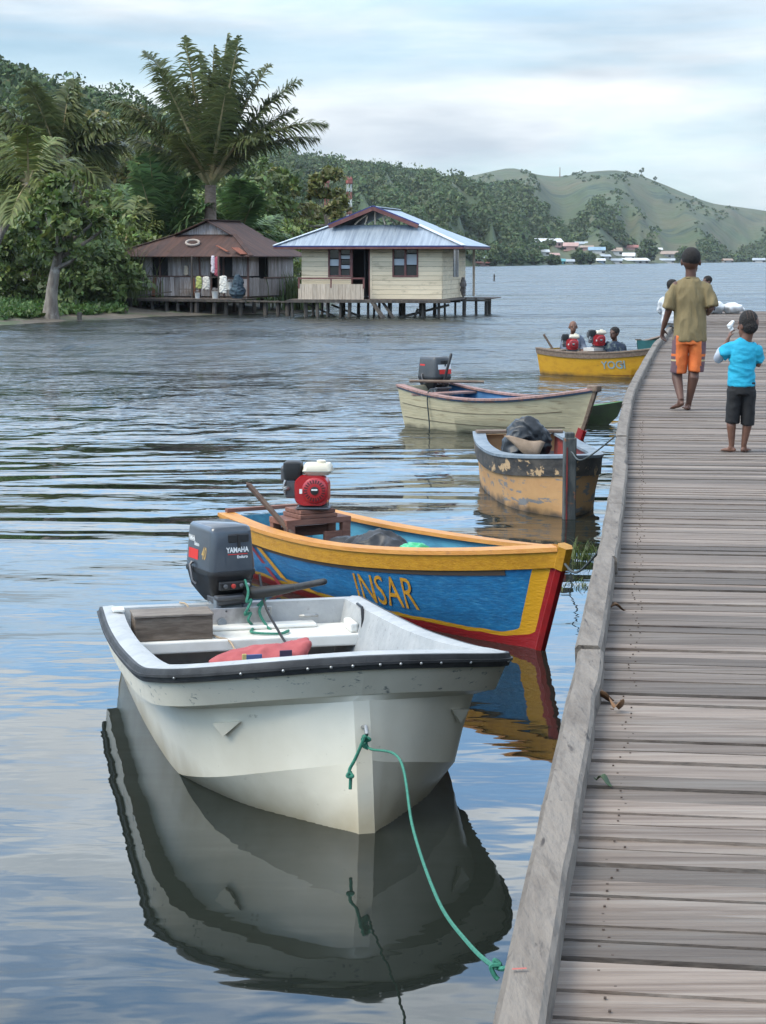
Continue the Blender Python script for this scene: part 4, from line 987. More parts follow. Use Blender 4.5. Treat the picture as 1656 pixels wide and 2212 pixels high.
MB().box((.12, 1.30, .56), (.36, .3, .07)).build('engine_block_board', mat('pale_board', (.45, .43, .40), .7), yel, bevel=.005)
petrol_engine('red petrol engine nearest the stern of the yellow YOGI boat', ybw(.18, .72, .50), R(-6), 1.02, False)
petrol_engine('red petrol engine on a pale board amidships in the yellow boat', ybw(.02, 1.30, .60), R(10), 1.02, False)
sp2 = MB().tube([V((0, 0, 0)), V((.20, 0, -.32))], .025, 8).build('wooden_pole', M_oldwood, None, True)
sp2.location = at(1175, 722, 42.6); tag(sp2, 'dark pole standing at the yellow boat stern', 'pole')

# --- green canoe bow and teal boat behind the jetty
M_green = mat('green_canoe_paint', (.045, .16, .035), .6, (.03, .10, .025), 4, bump=.003, bscale=10)
M_greenish_dark = mat('dark_canoe_side', (.020, .028, .016), .6, (.03, .05, .02), 4)
cn = thing('canoe', 'small green canoe bow poking out behind the cream boat', 'canoe', V((.85, 30.6, 0)), 0, 'boats moored along the jetty')
cn_f = V((3.64, 29.4, 0)) - V((.85, 30.6, 0)); cn.rotation_euler = (0, 0, math.atan2(-cn_f.x, cn_f.y)); cl_ = cn_f.length
outer, inner, floor_ = [], [], []
for i in range(30):
    u = i / 29; hf = .30 * math.sin(min(u / .3, 1) * 1.57) ** .6 * (1 - max(0, (u - .5) / .5) ** 1.8) + .012
    zz = .22 + .14 * max(0, (u - .6) / .4) ** 1.6
    outer.append((hf, cl_ * u, zz)); inner.append((max(hf - .03, .006), .03 + (cl_ - .1) * u, zz)); floor_.append((max(hf * .7, .005), .05 + (cl_ - .45) * u, .03 + .10 * max(0, (u - .7) / .3)))
hk = Hull([outer, [(p[0] * .85, p[1] * .96 + .03, p[2] * .35) for p in outer], [(.01, p[1] * .85 + .1, -.12) for p in outer]])
mb = MB(); hk.strip(mb, list(hk.a)); mb.build('hull', M_greenish_dark, cn, True, 60)
mb = MB(); hk.strip(mb, [outer, inner, floor_]); mb.add([(p[0] * sx, p[1], p[2]) for sx in (1, -1) for p in floor_], [(i, i + 1, 31 + i, 30 + i) for i in range(29)]); mb.build('lining', M_green, cn, True, 50)
TL = V((5.95, 46.2, 0)); tlf = V((.32, .95, 0)).normalized()
ht2 = wood_hull(3.4, 1.1, .85, .60, .52, .7, .25, 2.0, .07, .8, .2)
M_teal = mat('teal_paint', (.025, .13, .135), .55, (.02, .10, .10), 4)
teal = thing('wooden_boat', 'teal wooden boat with dark rail beyond the yellow boat', 'boat', V((6.45, 46.1, 0)), math.atan2(-tlf.x, tlf.y), 'boats moored along the jetty')
wooden_boat(teal, ht2, dict(hull=M_teal, strake=M_seat_white, gunwale=M_oldwood, inside=M_teal, transom=M_teal, stem=M_oldwood))

# ------------------------------------------------------------------ stilt houses
M_clad = mat('cream_cladding', (.70, .585, .415), .7, (.61, .505, .35), 1.5, (.4, 1, 3), c3=(.34, .28, .19), n3=2.0, st3=(.6, 1, 2), lo3=.55, hi3=.74, island=.07, bump=.003, bscale=8)
M_clad_side = M_clad
M_pale_plank = mat('pale_bare_planks', (.50, .42, .33), .8, (.38, .31, .24), 4, (5, 5, .5), island=.13)
M_maroon = mat('maroon_trim', (.105, .032, .030), .6, (.15, .06, .05), 4)
M_blue_trim = mat('blue_trim', (.012, .022, .13), .5)
M_zinc_y = mat('zinc_sheet', (.33, .38, .43), .42, (.21, .25, .30), 1.2, (6, .35, .35), lo=.38, hi=.62, c3=(.11, .13, .16), n3=1.0, st3=(5, .6, .6), lo3=.58, hi3=.74, metal=.25, bump=.02, bscale=1.6, bst=(5, .05, .05))
M_zinc_x = mat('zinc_sheet_side', (.33, .38, .43), .42, (.21, .25, .30), 1.2, (.35, 6, .35), lo=.38, hi=.62, c3=(.11, .13, .16), n3=1.0, st3=(.6, 5, .6), lo3=.58, hi3=.74, metal=.25, bump=.02, bscale=1.6, bst=(.05, 5, .05))
M_rust_y = mat('rusty_sheet', (.042, .019, .014), .8, (.070, .031, .021), 1.3, (4, .4, .4), c3=(.035, .018, .016), n3=1.1, st3=(3, .5, .5), lo3=.5, hi3=.68, bump=.02, bscale=1.6, bst=(5, .05, .05))
M_rust_x = mat('rusty_sheet_side', (.042, .019, .014), .8, (.075, .034, .023), 1.3, (.4, 4, .4), c3=(.035, .018, .016), n3=1.1, st3=(.5, 3, .5), lo3=.5, hi3=.68, bump=.02, bscale=1.6, bst=(.05, 5, .05))
M_orange_rust = mat('orange_rust_sheet', (.24, .075, .035), .8, (.16, .05, .03), 2)
M_greyplank = mat('grey_wall_planks', (.33, .305, .30), .85, (.20, .165, .15), 3, (5, 5, .4), c3=(.44, .43, .43), n3=3, st3=(4, 4, .5), lo3=.55, hi3=.7, island=.3)
M_room_shade = mat('painted_room_shade', (.012, .011, .012), .9)  # near-black colour stands in for the shade inside rooms and openings
M_pane_pale = mat('reflection_grey_louvre', (.36, .40, .44), .25)  # pale grey puts the reflection on the louvres into their colour
M_pane_dark = mat('dark_glass', (.015, .017, .02), .12)
M_stilt = mat('dark_stilt', (.042, .036, .032), .85, (.09, .075, .06), 2, (3, 3, .5))
M_deckwood = mat('old_deck_boards', (.15, .12, .10), .85, (.085, .065, .055), 3, (4, .5, 1), island=.2)

def hip_roof(house, my, mx, exl, exr, ey0, ey1, ze, zr, zb, yb0, yb1, over, x0=0.0, th=.035):
    def pl(sx, ex):
        hw = (zr - zb) / (zr - ze) * ex
        return hw, [V((x0 + sx * ex, ey0, ze)), V((x0 + sx * ex, ey1, ze)), V((x0 + sx * hw, yb1, zb)), V((x0 + sx * hw, yb1 + over, zb)), V((x0, yb1 + over, zr)), V((x0, yb0 - over, zr)), V((x0 + sx * hw, yb0 - over, zb)), V((x0 + sx * hw, yb0, zb))]
    mb = MB(); hl, pL = pl(-1, exl); hr, pR = pl(1, exr); dn = V((0, 0, -th))
    for P in (pL, pR): mb.loft([P, [p + dn for p in P]], mi=1)
    for y_e, y_b, s_ in ((ey0, yb0, 1), (ey1, yb1, -1)):
        P = [V((x0 - exl, y_e, ze)), V((x0 + exr, y_e, ze)), V((x0 + hr, y_b, zb)), V((x0 - hl, y_b, zb))]
        P = [p + V((0, 0, -.004)) for p in P]; mb.loft([P, [p + dn for p in P]], mi=0)
    return mb.build('roof', [my, mx], house), hl, hr
def board_wall(mb, a, b, z0, z1, h=.2, th=.05, mi=0, skip=()):
    """horizontal boards between two plan points; skip = [(s0, s1, z0, z1)] openings measured along the wall"""
    a, b = V((*a, 0)), V((*b, 0)); ln = (b - a).length; d = (b - a) / ln; n = V((-d.y, d.x, 0)); z = z0; ang = math.atan2(d.y, d.x)
    while z < z1 - .01:
        zt = min(z + h - .012, z1); segs_ = [(0, ln)]
        for s0, s1, q0, q1 in skip:
            if z + h / 2 > q0 and z + h / 2 < q1:
                new = []
                for u0, u1 in segs_:
                    if s0 > u0: new.append((u0, min(u1, s0)))
                    if s1 < u1: new.append((max(u0, s1), u1))
                segs_ = [(p, q) for p, q in new if q - p > .01]
        for u0, u1 in segs_:
            mb.box(a + d * (u0 + u1) / 2 + V((0, 0, (z + zt) / 2)), (u1 - u0, th, zt - z), Matrix.Rotation(ang, 3, 'Z') @ Matrix.Rotation(R(3), 3, 'X'), mi)
        z += h
def vertical_wall(mb, a, b, z0, z1, w=.18, th=.03, jit=.0, mi=0, rr=None):
    a, b = V((*a, 0)), V((*b, 0)); ln = (b - a).length; d = (b - a) / ln; s_ = 0; ang = math.atan2(d.y, d.x); rr = rr or random
    while s_ < ln - .02:
        ww = min(w * rr.uniform(.7, 1.3), ln - s_); zt = z1 + rr.uniform(-jit, jit * .3)
        mb.box(a + d * (s_ + ww / 2) + V((0, 0, (z0 + zt) / 2)), (ww - .012, th, zt - z0), Matrix.Rotation(ang, 3, 'Z') @ Matrix.Rotation(rr.gauss(0, jit * .25), 3, 'Y'), mi); s_ += ww
def stilts(house, spots, ztop, rr, r=.075, lean=.05):
    for x, y in spots:
        q = r * rr.uniform(.75, 1.35); l = V((rr.uniform(-lean, lean), rr.uniform(-lean, lean), 0))
        MB().tube([V((x, y, -.9)) + l, V((x, y, ztop))], [q, q * .85], 7).build('stilt', M_stilt, house, True)
def window(house, x0, x1, z0, z1, y, panes, mull=1):
    fr = MB(); xm = (x0 + x1) / 2; zm = (z0 + z1) / 2; t = .07
    fr.box((xm, y, z1 - t / 2), (x1 - x0, .10, t)).box((xm, y, z0 + t / 2), (x1 - x0, .10, t)).box((x0 + t / 2, y, zm), (t, .096, z1 - z0 - 2 * t)).box((x1 - t / 2, y, zm), (t, .096, z1 - z0 - 2 * t)).box((xm, y, zm), (t * 1.3, .09, z1 - z0 - 2 * t))
    f = fr.build('window', M_maroon, house)
    for a, b, c, d, pale in panes: MB().box((x0 + (a + b) / 2 * (x1 - x0), y + .03, z0 + (c + d) / 2 * (z1 - z0)), ((b - a) * (x1 - x0) - .09, .012, (d - c) * (z1 - z0) - .02)).build('pane', M_pane_pale if pale else M_pane_dark, f)
    return f

rr = random.Random(31)
hA = thing('stilt_house', 'cream boarded house on stilts with grey zinc roof', 'house', (-.50, 84.8, 0), R(-12))
FZ, WT, DA = .78, 3.02, 5.9
mb = MB(); board_wall(mb, (-3.1, 0), (3.1, 0), FZ, WT, skip=[(1.18, 3.06, 1.72, 2.95), (2.24, 3.06, .7, 2.95), (4.03, 5.17, 1.72, 2.95)])
mb.box((-.02, -.005, (FZ + WT) / 2), (.10, .09, WT - FZ)); mb.build('front_wall', M_clad, hA)
mb = MB(); board_wall(mb, (3.1, .03), (3.1, DA), FZ, WT, skip=[(2.6, 3.9, 1.72, 2.95)]); board_wall(mb, (-3.1, DA), (-3.1, .03), FZ, WT); board_wall(mb, (3.1, DA), (-3.1, DA), FZ, WT)
mb.build('side_wall', M_clad_side, hA)
MB().box((3.1, 3.28, 2.33), (.10, 1.3, 1.25)).build('side_window', M_pane_dark, hA)
MB().box((-.1, 2.2, 2.0), (6.0, .05, 2.3)).build('inner_partition', M_room_shade, hA)
MB().box((0, 2.9, WT - .02), (6.0, 5.6, .03)).build('ceiling', M_room_shade, hA)
window(hA, -1.92, -.88, 1.72, 2.95, 0, [(0, .5, .38, .62, 1), (0, .5, .0, .36, 0), (0, .5, .64, 1, 0), (.5, 1, .62, .76, 1), (.5, 1, .28, .42, 1), (.5, 1, .44, .60, 0), (.5, 1, 0, .26, 0), (.5, 1, .78, 1, 0)])
window(hA, .93, 2.07, 1.72, 2.95, 0, [(0, .5, .40, .64, 1), (0, .5, 0, .38, 0), (0, .5, .66, 1, 0), (.5, 1, .42, .80, 1), (.5, 1, 0, .40, 0), (.5, 1, .82, 1, 0)])
MB().box((-.86, 0, 1.86), (.06, .11, 2.2)).box((-.08, 0, 1.86), (.06, .11, 2.2)).box((-.47, 0, 2.96), (.84, .11, .06)).build('door_frame', M_maroon, hA)
MB().box((-.30, .25, 1.85), (.04, .5, 2.1)).build('door', M_room_shade, hA)
mb = MB(); vertical_wall(mb, (-3.16, -.42), (-.24, -.42), FZ - .02, 1.42, .19, .03, .01, rr=rr); vertical_wall(mb, (-3.16, -.05), (-3.16, -.40), FZ - .02, 1.42, .19, .03, .01, rr=rr); mb.build('balustrade', M_pale_plank, hA)
MB().box((-1.7, -.42, 1.66), (2.95, .06, .07)).box((-1.7, -.42, 1.45), (.06, .05, .4)).box((-.25, -.42, 1.45), (.07, .06, .45)).box((-3.13, -.42, 1.45), (.07, .06, .45)).build('hand_rail', M_maroon, hA)
mb = MB()
for i in range(36): mb.box((-3.5 + i * .195 + .1, 2.6, FZ - .045), (.185, 6.7, .05))
for i in range(7): mb.box((3.6 + i * .18, 4.9, FZ - .035), (.18, 3.0, .04), R(2))
mb.build('platform', M_deckwood, hA)
MB().box((0, -.76, FZ - .10), (7.2, .06, .12)).box((4.0, 3.4, FZ - .12), (1.4, .06, .10)).box((0, 2.4, FZ - .14), (7.0, .08, .12)).build('floor_beam', M_stilt, hA)
rfA, hl, hr = hip_roof(hA, M_zinc_y, M_zinc_x, 4.2, 4.15, -.66, DA + .7, 3.06, 4.72, 3.96, .85, DA - .7, .45)
mb = MB()
for y_ in (-.67, DA + .71): mb.box((-.02, y_, 2.985), (8.32, .03, .13))
mb.box((-4.19, DA / 2, 2.985), (.03, DA + 1.34, .13)).box((4.14, DA / 2, 2.985), (.03, DA + 1.34, .13)); mb.build('fascia', M_maroon, rfA)
mb = MB().box((-.02, -.69, 3.035), (8.36, .014, .05)).box((4.163, DA / 2, 3.035), (.014, DA + 1.34, .05)); mb.build('blue_edge', M_blue_trim, rfA)
mb = MB()
for sx in (-1, 1): mb.bar((0, .36, 4.66), (sx * 1.98, .36, 3.88), .05, .16)
mb.build('barge_board', M_maroon, rfA)
mb = MB()
for sx in (-1, 1): mb.bar((0, .39, 4.77), (sx * 2.02, .39, 3.975), .10, .05)
mb.build('blue_edge', M_blue_trim, rfA)
mb = MB()
for x, h_ in ((0, .55), (-.45, .36), (.45, .36), (-.9, .2), (.9, .2)): mb.bar((x, .75, 3.98), (x * .75, .75, 3.98 + h_), .07, .06)
mb.bar((-.9, .74, 4.0), (-.35, .74, 4.4), .05, .05).bar((.9, .74, 4.0), (.35, .74, 4.4), .05, .05); mb.build('gable_truss', M_pale_plank, rfA)
M_ridge = mat('bright_ridge_cap', (.62, .67, .72), .4, metal=.2)
mb = MB().bar((0, .36, 4.745), (0, DA - .25, 4.745), .30, .03)
for sx, ex in ((-1, 4.2), (1, 4.15)):
    hw = (4.72 - 3.96) / (4.72 - 3.06) * ex; mb.bar((sx * ex, -.66, 3.075), (sx * hw, .85, 3.985), .26, .03)
mb.build('ridge_cap', M_ridge, rfA)
MB().box((3.55, 5.7, 1.95), (.10, .10, 2.3)).build('porch_post', M_pale_plank, hA)
spots = [(-3.35 + i * .52 + rr.uniform(-.1, .1), -.55 + rr.uniform(-.1, .1)) for i in range(6)] + [(x, -.2) for x in (-.1, .9, 2.3, 3.0)] + [(-3.2 + i * .75 + rr.uniform(-.2, .2), 1.6 + rr.uniform(-.3, .3)) for i in range(9)] + [(-3.1 + i * .9 + rr.uniform(-.2, .2), 3.7) for i in range(8)] + [(3.5, 3.6), (4.0, 3.6), (4.45, 3.7), (4.3, 5.6), (3.7, 2.2)]
stilts(hA, spots, FZ - .06, rr)
for a_, b_, w_, h_ in (((.15, -.7, .72), (.95, -1.2, -.25), .22, .07), ((.55, -.5, .72), (1.3, -.9, -.2), .16, .05), ((-2.9, 0, .55), (-1.5, .4, -.1), .08, .08), ((1.1, 0, -.05), (3.2, 1.2, .5), .10, .10), ((-1.9, .5, .5), (-.6, .5, .0), .10, .08), ((1.8, .3, -.1), (2.0, .3, .35), .1, .1)):
    MB().bar(a_, b_, w_, h_).build('loose_timber', M_stilt, hA)
cg = fuse('hanging_cloth', lambda m_: m_.tube([(0, 0, 1.0), (.02, 0, .7), (-.02, 0, .4), (.04, 0, .05)], [(.07, .05), (.16, .09), (.13, .08), (.09, .06)], 12, ref=(1, 0, 0), dome=True), .025, mat('brown_grey_cloth', (.10, .085, .08), .9, (.2, .18, .17), 3), None, 3, wrinkle=.05, wscale=5)
cg.scale = (.8, .8, .8); cg.location = at(1001, 640, 88.3); tag(cg, 'dark brown cloth hanging at the right rear corner of the cream house', 'cloth')

# rusty shack
hB = thing('stilt_house', 'grey plank shack on stilts with rusty brown tin roof', 'house', (-8.79, 90.0, 0), R(-20))
mb = MB(); rb_ = random.Random(8)
for x0, x1, z0, z1 in ((-2.87, -2.0, 1.72, 2.75), (-1.2, .4, 1.72, 2.75), (.4, 1.0, 1.72, 2.75), (2.05, 2.87, 1.72, 2.75), (-2.87, .95, .80, 1.68), (.95, 1.6, .8, 1.2), (1.6, 2.87, .80, 1.6)):
    vertical_wall(mb, (x0, 0), (x1, 0), z0, z1, .28, .03, .03, rr=rb_)
mb.build('front_wall', M_greyplank, hB)
mb = MB()
for y0, y1, z0, z1 in ((.02, 1.25, .80, 1.66), (.02, 1.1, 1.72, 2.75), (1.25, 5.2, .80, 1.60), (3.0, 5.2, 1.66, 2.75), (2.2, 3.0, 1.66, 2.7)): vertical_wall(mb, (2.87, y0), (2.87, y1), z0, z1, .28, .03, .03, rr=rb_)
vertical_wall(mb, (-2.87, 5.2), (-2.87, .02), .8, 2.75, .28, .03, .0, rr=rb_); vertical_wall(mb, (2.87, 5.2), (-2.87, 5.2), .8, 2.75, .28, .03, .0, rr=rb_)
mb.build('side_wall', M_greyplank, hB)
MB().box((0, 2.2, 1.8), (5.5, .05, 1.9)).build('inner_partition', M_room_shade, hB)
M_brown_trim = mat('brown_trim', (.10, .055, .045), .8)
mb = MB().box((-.95, -.02, 1.70), (3.84, .04, .06)).box((2.2, -.02, 1.63), (1.3, .04, .06)).box((2.90, 3.4, 1.63), (.04, 3.6, .07))
for x in (-2.87, -1.6, .42, 1.0, 1.62, 2.84): mb.box((x, -.03, 1.78), (.08, .05, 1.98))
mb.build('frame_trim', M_brown_trim, hB)
M_rustboard = mat('rusty_board', (.20, .085, .05), .85)
for x, lean, mm in ((-1.9, .12, M_rustboard), (-1.72, .2, M_greyplank), (-.05, -.16, M_greyplank), (.12, -.1, M_rustboard)):
    MB().box((x, -.06, 1.22), (.17, .02, .86), Matrix.Rotation(lean, 3, 'Y')).build('leaning_board', mm, hB)
MB().box((-1.6, .01, 2.24), (.78, .02, .98)).build('window', M_room_shade, hB)  # dark sheet over the opening, room shade painted as colour
MB().box((1.55, .02, 2.2), (.95, .02, 1.05)).build('doorway', M_room_shade, hB)  # dark sheet fills the opening with painted shade
rfB, hl, hr = hip_roof(hB, M_rust_y, M_rust_x, 4.3, 3.1, -.75, 6.2, 2.62, 4.28, 3.62, 1.5, 4.6, .35, x0=.22)
MB().poly([(.22, 1.45, 4.2), (.22 - hl * .85, 1.45, 3.62), (.22 + hr * .85, 1.45, 3.62)], (0, .03, 0)).build('gable_panel', M_greyplank, rfB)
mb = MB().bar((2.35, -.35, 3.00), (2.95, -.70, 2.70), .40, .03).bar((1.3, -.05, 3.1), (2.1, -.6, 2.82), .12, .03); mb.build('rust_patch', M_orange_rust, rfB)
mb = MB().bar((.22, 1.1, 4.30), (.22, 5.0, 4.30), .34, .03).bar((3.32, -.75, 2.64), (.22 + hr, 1.5, 3.65), .22, .03).bar((-4.08, -.75, 2.64), (.22 - hl, 1.5, 3.65), .22, .03); mb.build('ridge_cap', M_rust_y, rfB)
mb = MB()
for i in range(36): mb.box((-3.9 + i * .2, -.75, .70), (.19, 1.7, .04), rb_.uniform(-.02, .02))
for i in range(24): mb.box((-2.75 + i * .235, 2.6, .74), (.22, 5.2, .04))
mb.build('platform', M_deckwood, hB)
MB().bar((-3.9, -1.62, .64), (3.4, -1.58, .62), .09, .09).bar((-2.7, -.8, .78), (-.6, -.9, 1.0), .06, .05).bar((3.2, -1.1, .62), (5.6, -1.6, .60), .35, .06).build('floor_beam', M_stilt, hB)
spots = [(-3.7 + i * .6 + rb_.uniform(-.2, .2), -1.3 + rb_.uniform(-.2, .2)) for i in range(12)] + [(-2.9 + i * .8 + rb_.uniform(-.2, .2), .6) for i in range(8)] + [(-2.7 + i * 1.0, 2.8) for i in range(6)] + [(4.2, -1.2), (4.9, -1.4), (5.4, -1.5)]
stilts(hB, spots, .66, rb_, .10)
for x, y in ((.42, -.85), (1.75, -.85)): MB().bar((x, y, .72), (x, y, 2.62), .07, .07, up=(0, 1, 0)).build('porch_post', M_stilt, hB)
MB().bar((.42, -.86, 1.66), (1.75, -.86, 1.68), .03, .03).build('washing_pole', M_stilt, hB)
MB().box((.0, -.35, 1.12), (.8, .3, .03)).build('shelf', M_deckwood, hB)
def hbw(x, y, z): return V((-8.79, 90.0, 0)) + Matrix.Rotation(R(-20), 3, "Z") @ V((x, y, z))
for nm, lab, x, y, z, h_, w_, c in (('hung_cloth', 'yellow green cloth hanging on the shack washing pole', .78, -.90, 1.15, .52, .14, (.35, .38, .12)), ('hung_cloth', 'white cloth hanging on the shack washing pole', 1.15, -.90, 1.10, .56, .17, (.55, .52, .46)), ('hung_cloth', 'red pink cloth hanging high beside the shack doorway', 1.62, -.72, 1.72, .85, .12, (.32, .07, .10)), ('hung_cloth', 'pale shirt hanging above the shack doorway next to red cloth', 1.42, -.72, 1.85, .75, .10, (.50, .46, .50)), ('carrier_bag', 'white carrier bag hanging right of the shack porch post', 1.98, -.86, .95, .75, .20, (.62, .60, .55)), ('carrier_bag', 'small pale bag hanging on the shack wall left of the porch post', -.25, -.08, 1.75, .40, .10, (.50, .42, .32))):
    cl = fuse(nm, lambda m_: m_.tube([(0, 0, h_), (.01, 0, h_ * .6), (0, 0, .05)], [(w_ * .85, .03), (w_ * .95, .05), (w_, .05)], 10, ref=(1, 0, 0), dome=True), .02, mat('cloth_colour', c, .9), None, 2, wrinkle=.03, wscale=7)
    cl.location = hbw(x, y, z); cl.rotation_euler = (0, 0, R(-20)); tag(cl, lab, 'cloth' if nm == 'hung_cloth' else 'bag', 'washing and bags hung on the shack')
M_bucket = mat('white_bucket', (.55, .55, .53), .5)
for lab, x, y, s_, mm in (('white bucket standing on the shack platform left of the others', .85, -1.2, 1.0, M_bucket), ('white bucket on the shack platform under the hanging white bag', 1.75, -1.25, 1.25, M_bucket), ('wide white basin on a board beside the shack doorway', 2.35, -.9, 1.3, M_bucket)):
    o = thing('bucket', lab, 'bucket', hbw(x, y, .72 if 'basin' not in lab else 1.12), 0, 'buckets on the shack platform', s_)
    MB().lathe([(.10, 0), (.13, .25), (.138, .26), (.125, .26), (.095, .02)], (0, 0, 0), (0, 0, 1), 14).build('bucket_body', mm, o, True)
    MB().tube([(.13 * math.cos(a), .0, .25 + .10 * math.sin(a)) for a in np.linspace(0, math.pi, 9)], .006, 5).build('bucket_handle', M_metal, o)
hn = fuse('dark_bundle', lambda m_: (m_.ball((0, 0, .28), (.34, .28, .30), 14, 10), m_.tube([(0, 0, .5), (.05, 0, .75), (.0, 0, .95)], [(.2, .2), (.22, .15), (.14, .1)], 12, dome=True)), .03, mat('dark_blue_cloth', (.02, .035, .055), .9, (.04, .07, .09), 4), None, 3, wrinkle=.06, wscale=5)
hn.location = hbw(2.75, -1.0, .72); tag(hn, 'dark blue green cloth bundle heaped on the shack platform', 'bundle')
ty = MB(); cc = V((.0, 0, 0)); ty.tube([V((.30 * math.cos(a), .22 * math.sin(a), .12 * math.sin(a))) for a in np.linspace(0, 2 * math.pi * .97, 20)], .055, 8)
tyo = ty.build('tyre', mat('pale_tyre', (.33, .28, .24), .8), None, True); tyo.location = hbw(-.1, .35, 3.24); tag(tyo, 'pale old tyre lying on the rusty shack roof', 'tyre')

# ------------------------------------------------------------------ palms and trees
M_palm = mat('palm_leaflets', (.085, .110, .036), .5, (.125, .140, .050), 1.0, island=.35, hue=.015, transl=.3)
M_coco = mat('coconut_leaflets', (0.103, 0.141, 0.038), .55, (0.164, 0.182, 0.052), 1.0, island=.35, hue=.02, transl=.3)
M_sago = mat('sago_leaflets', (0.076, 0.140, 0.046), .55, (0.114, 0.183, 0.061), 1.0, island=.4, hue=.015, transl=.25)
M_rachis = mat('palm_stalks', (.30, .235, .12), .7, (.13, .13, .05), 1.5)
M_palmtrunk = mat('palm_trunk', (.105, .075, .055), .9, (.17, .13, .10), 3, (1, 1, 4), bump=.03, bscale=4, bst=(1, 1, 4))
M_greytrunk = mat('grey_trunk', (.20, .175, .145), .9, (.11, .09, .075), 2.5, (2, 2, .6), c3=(.29, .27, .24), n3=3, lo3=.58, hi3=.68, bump=.03, bscale=5)
def palm(label, base, crown, fronds, m, leaf=.9, wid=.075, trunk_r=.25, droop=.35, n=46, trunk_pts=None, stalk=.07, group='palms on the shore', seed=0, name='palm_tree', curl=.6, start=.16):
    o = thing(name, label, 'palm', base, 0, group); rg = np.random.default_rng(seed); B = V(base)
    if trunk_r:
        pts = trunk_pts or [B, B.lerp(crown, .5), crown]
        pts = [V(p) - B for p in spline(pts, 9)]
        MB().tube(pts, [trunk_r * (1.45 - .45 * min(1, i / 2)) * (1 - .03 * i) for i in range(9)], 10).build('trunk', M_palmtrunk if trunk_r > .2 else M_greytrunk, o, True)
    st = MB(); C_, D_, Nn, Ln, Wd, DR = [], [], [], [], [], []
    c0 = V(crown) - B
    for tip, sag in fronds:
        tp_ = V(tip) - B; dv = tp_ - c0; ln = dv.length
        ctl = c0 + dv * .5 + V((0, 0, sag * ln))
        P = [c0 * (1 - u) ** 2 + ctl * 2 * u * (1 - u) + tp_ * u * u for u in np.linspace(0, 1, 15)]
        st.tube(P[:14], [stalk * (1 - .92 * i / 13) for i in range(14)], 5)
        for i in range(n):
            u = start + (1 - start) * (i + .5) / n; p = c0 * (1 - u) ** 2 + ctl * 2 * u * (1 - u) + tp_ * u * u
            t_ = (((ctl - c0) * (1 - u) + (tp_ - ctl) * u)).normalized(); side = t_.cross(V((0, 0, 1)))
            if side.length < .2: side = V((0, 1, 0)) - t_ * t_.y
            side.normalize(); up = side.cross(t_)
            prof = leaf * (math.sin(math.pi * min(1, (u - start + .06) / (1.04 - start))) ** .6 * .9 + .18)
            for s_ in (-1, 1):
                q = 0.62 + .25 * rg.normal() * .5
                d = (side * s_ * (1 - .35 * u) + t_ * (.45 + .35 * u) + up * (.45 + .25 * rg.normal()) - V((0, 0, droop * rg.uniform(.5, 1.5)))).normalized()
                C_.append(p); D_.append(d); Nn.append(up); Ln.append(prof * rg.uniform(.8, 1.15)); Wd.append(wid * rg.uniform(.8, 1.2))
    st.build('stalks', M_rachis, o, True, 60)
    C_, D_, Nn = (np.array([tuple(v) for v in a]) for a in (C_, D_, Nn)); Ln = np.array(Ln)[:, None]; Wd = np.array(Wd)[:, None]
    s_ = unit(np.cross(D_, Nn)); g = np.array([0, 0, -1.0])
    m1 = C_ + D_ * Ln * .5; t1 = C_ + D_ * Ln * .92 + g * Ln * curl * .35
    v = np.stack([C_ - s_ * Wd * .3, C_ + s_ * Wd * .3, m1 + s_ * Wd * .5, m1 - s_ * Wd * .5, t1 + s_ * Wd * .06, t1 - s_ * Wd * .06], 1).reshape(-1, 3)
    k = np.arange(len(C_))[:, None] * 6; f = np.concatenate([k + np.array([0, 1, 2, 3]), k + np.array([3, 2, 4, 5])], 0)
    link('fronds', np_mesh('fronds', v, f), m, o); return o
def fr(px_list, Y, seed, sag=.12, dy=2.2):
    rg = random.Random(seed); return [(at(px, py, Y + rg.uniform(-dy, dy)), sag * rg.uniform(.6, 1.5)) for px, py in px_list]
palm('tall palm with thick upright arching fronds behind the rusty shack', on_shore(455, 97), at(455, 400, 97),
     fr([(398, 78), (430, 110), (462, 98), (492, 72), (518, 78), (545, 150)], 97, 1, .05, 1.5) + fr([(315, 112), (340, 148), (352, 190), (585, 138), (650, 172), (600, 205), (395, 180)], 97, 2, .17) +
     fr([(232, 218), (708, 268), (640, 235), (560, 300), (265, 245), (575, 262), (690, 300), (280, 300)], 97, 3, .26) + fr([(490, 190), (450, 150), (380, 290), (530, 330), (430, 260)], 97, 4, .12, 4),
     M_palm, leaf=1.25, wid=.085, trunk_r=.36, droop=.55, n=120, stalk=.15, seed=1, curl=.6, start=.20)
palm('leaning coconut palm with grey slanting trunk at the left edge', on_shore(-60, 84), at(62, 398, 86),
     fr([(-60, 330), (-40, 420), (10, 300), (60, 275), (120, 300), (165, 345), (150, 400), (-70, 380), (20, 480), (-20, 470), (100, 470), (95, 330), (30, 330), (140, 440)], 86, 5, .22, 2.5),
     M_coco, leaf=1.05, wid=.11, trunk_r=.19, droop=.5, n=64, trunk_pts=[on_shore(-60, 84), at(-5, 520, 84.5), at(40, 440, 85.5), at(62, 398, 86)], stalk=.06, seed=2, curl=.9)
palm('dark tall palm with raised fronds behind the leaning coconut palm', on_shore(130, 104), at(130, 345, 104),
     fr([(165, 172), (150, 190), (60, 178), (75, 200), (0, 232), (-50, 260), (20, 280), (215, 260)], 104, 6, .08, 2) + fr([(275, 268), (285, 320), (250, 350), (-30, 330), (30, 380), (225, 400)], 104, 7, .30),
     M_palm, leaf=1.35, wid=.15, trunk_r=.26, droop=.45, n=80, stalk=.10, seed=3, curl=.8)
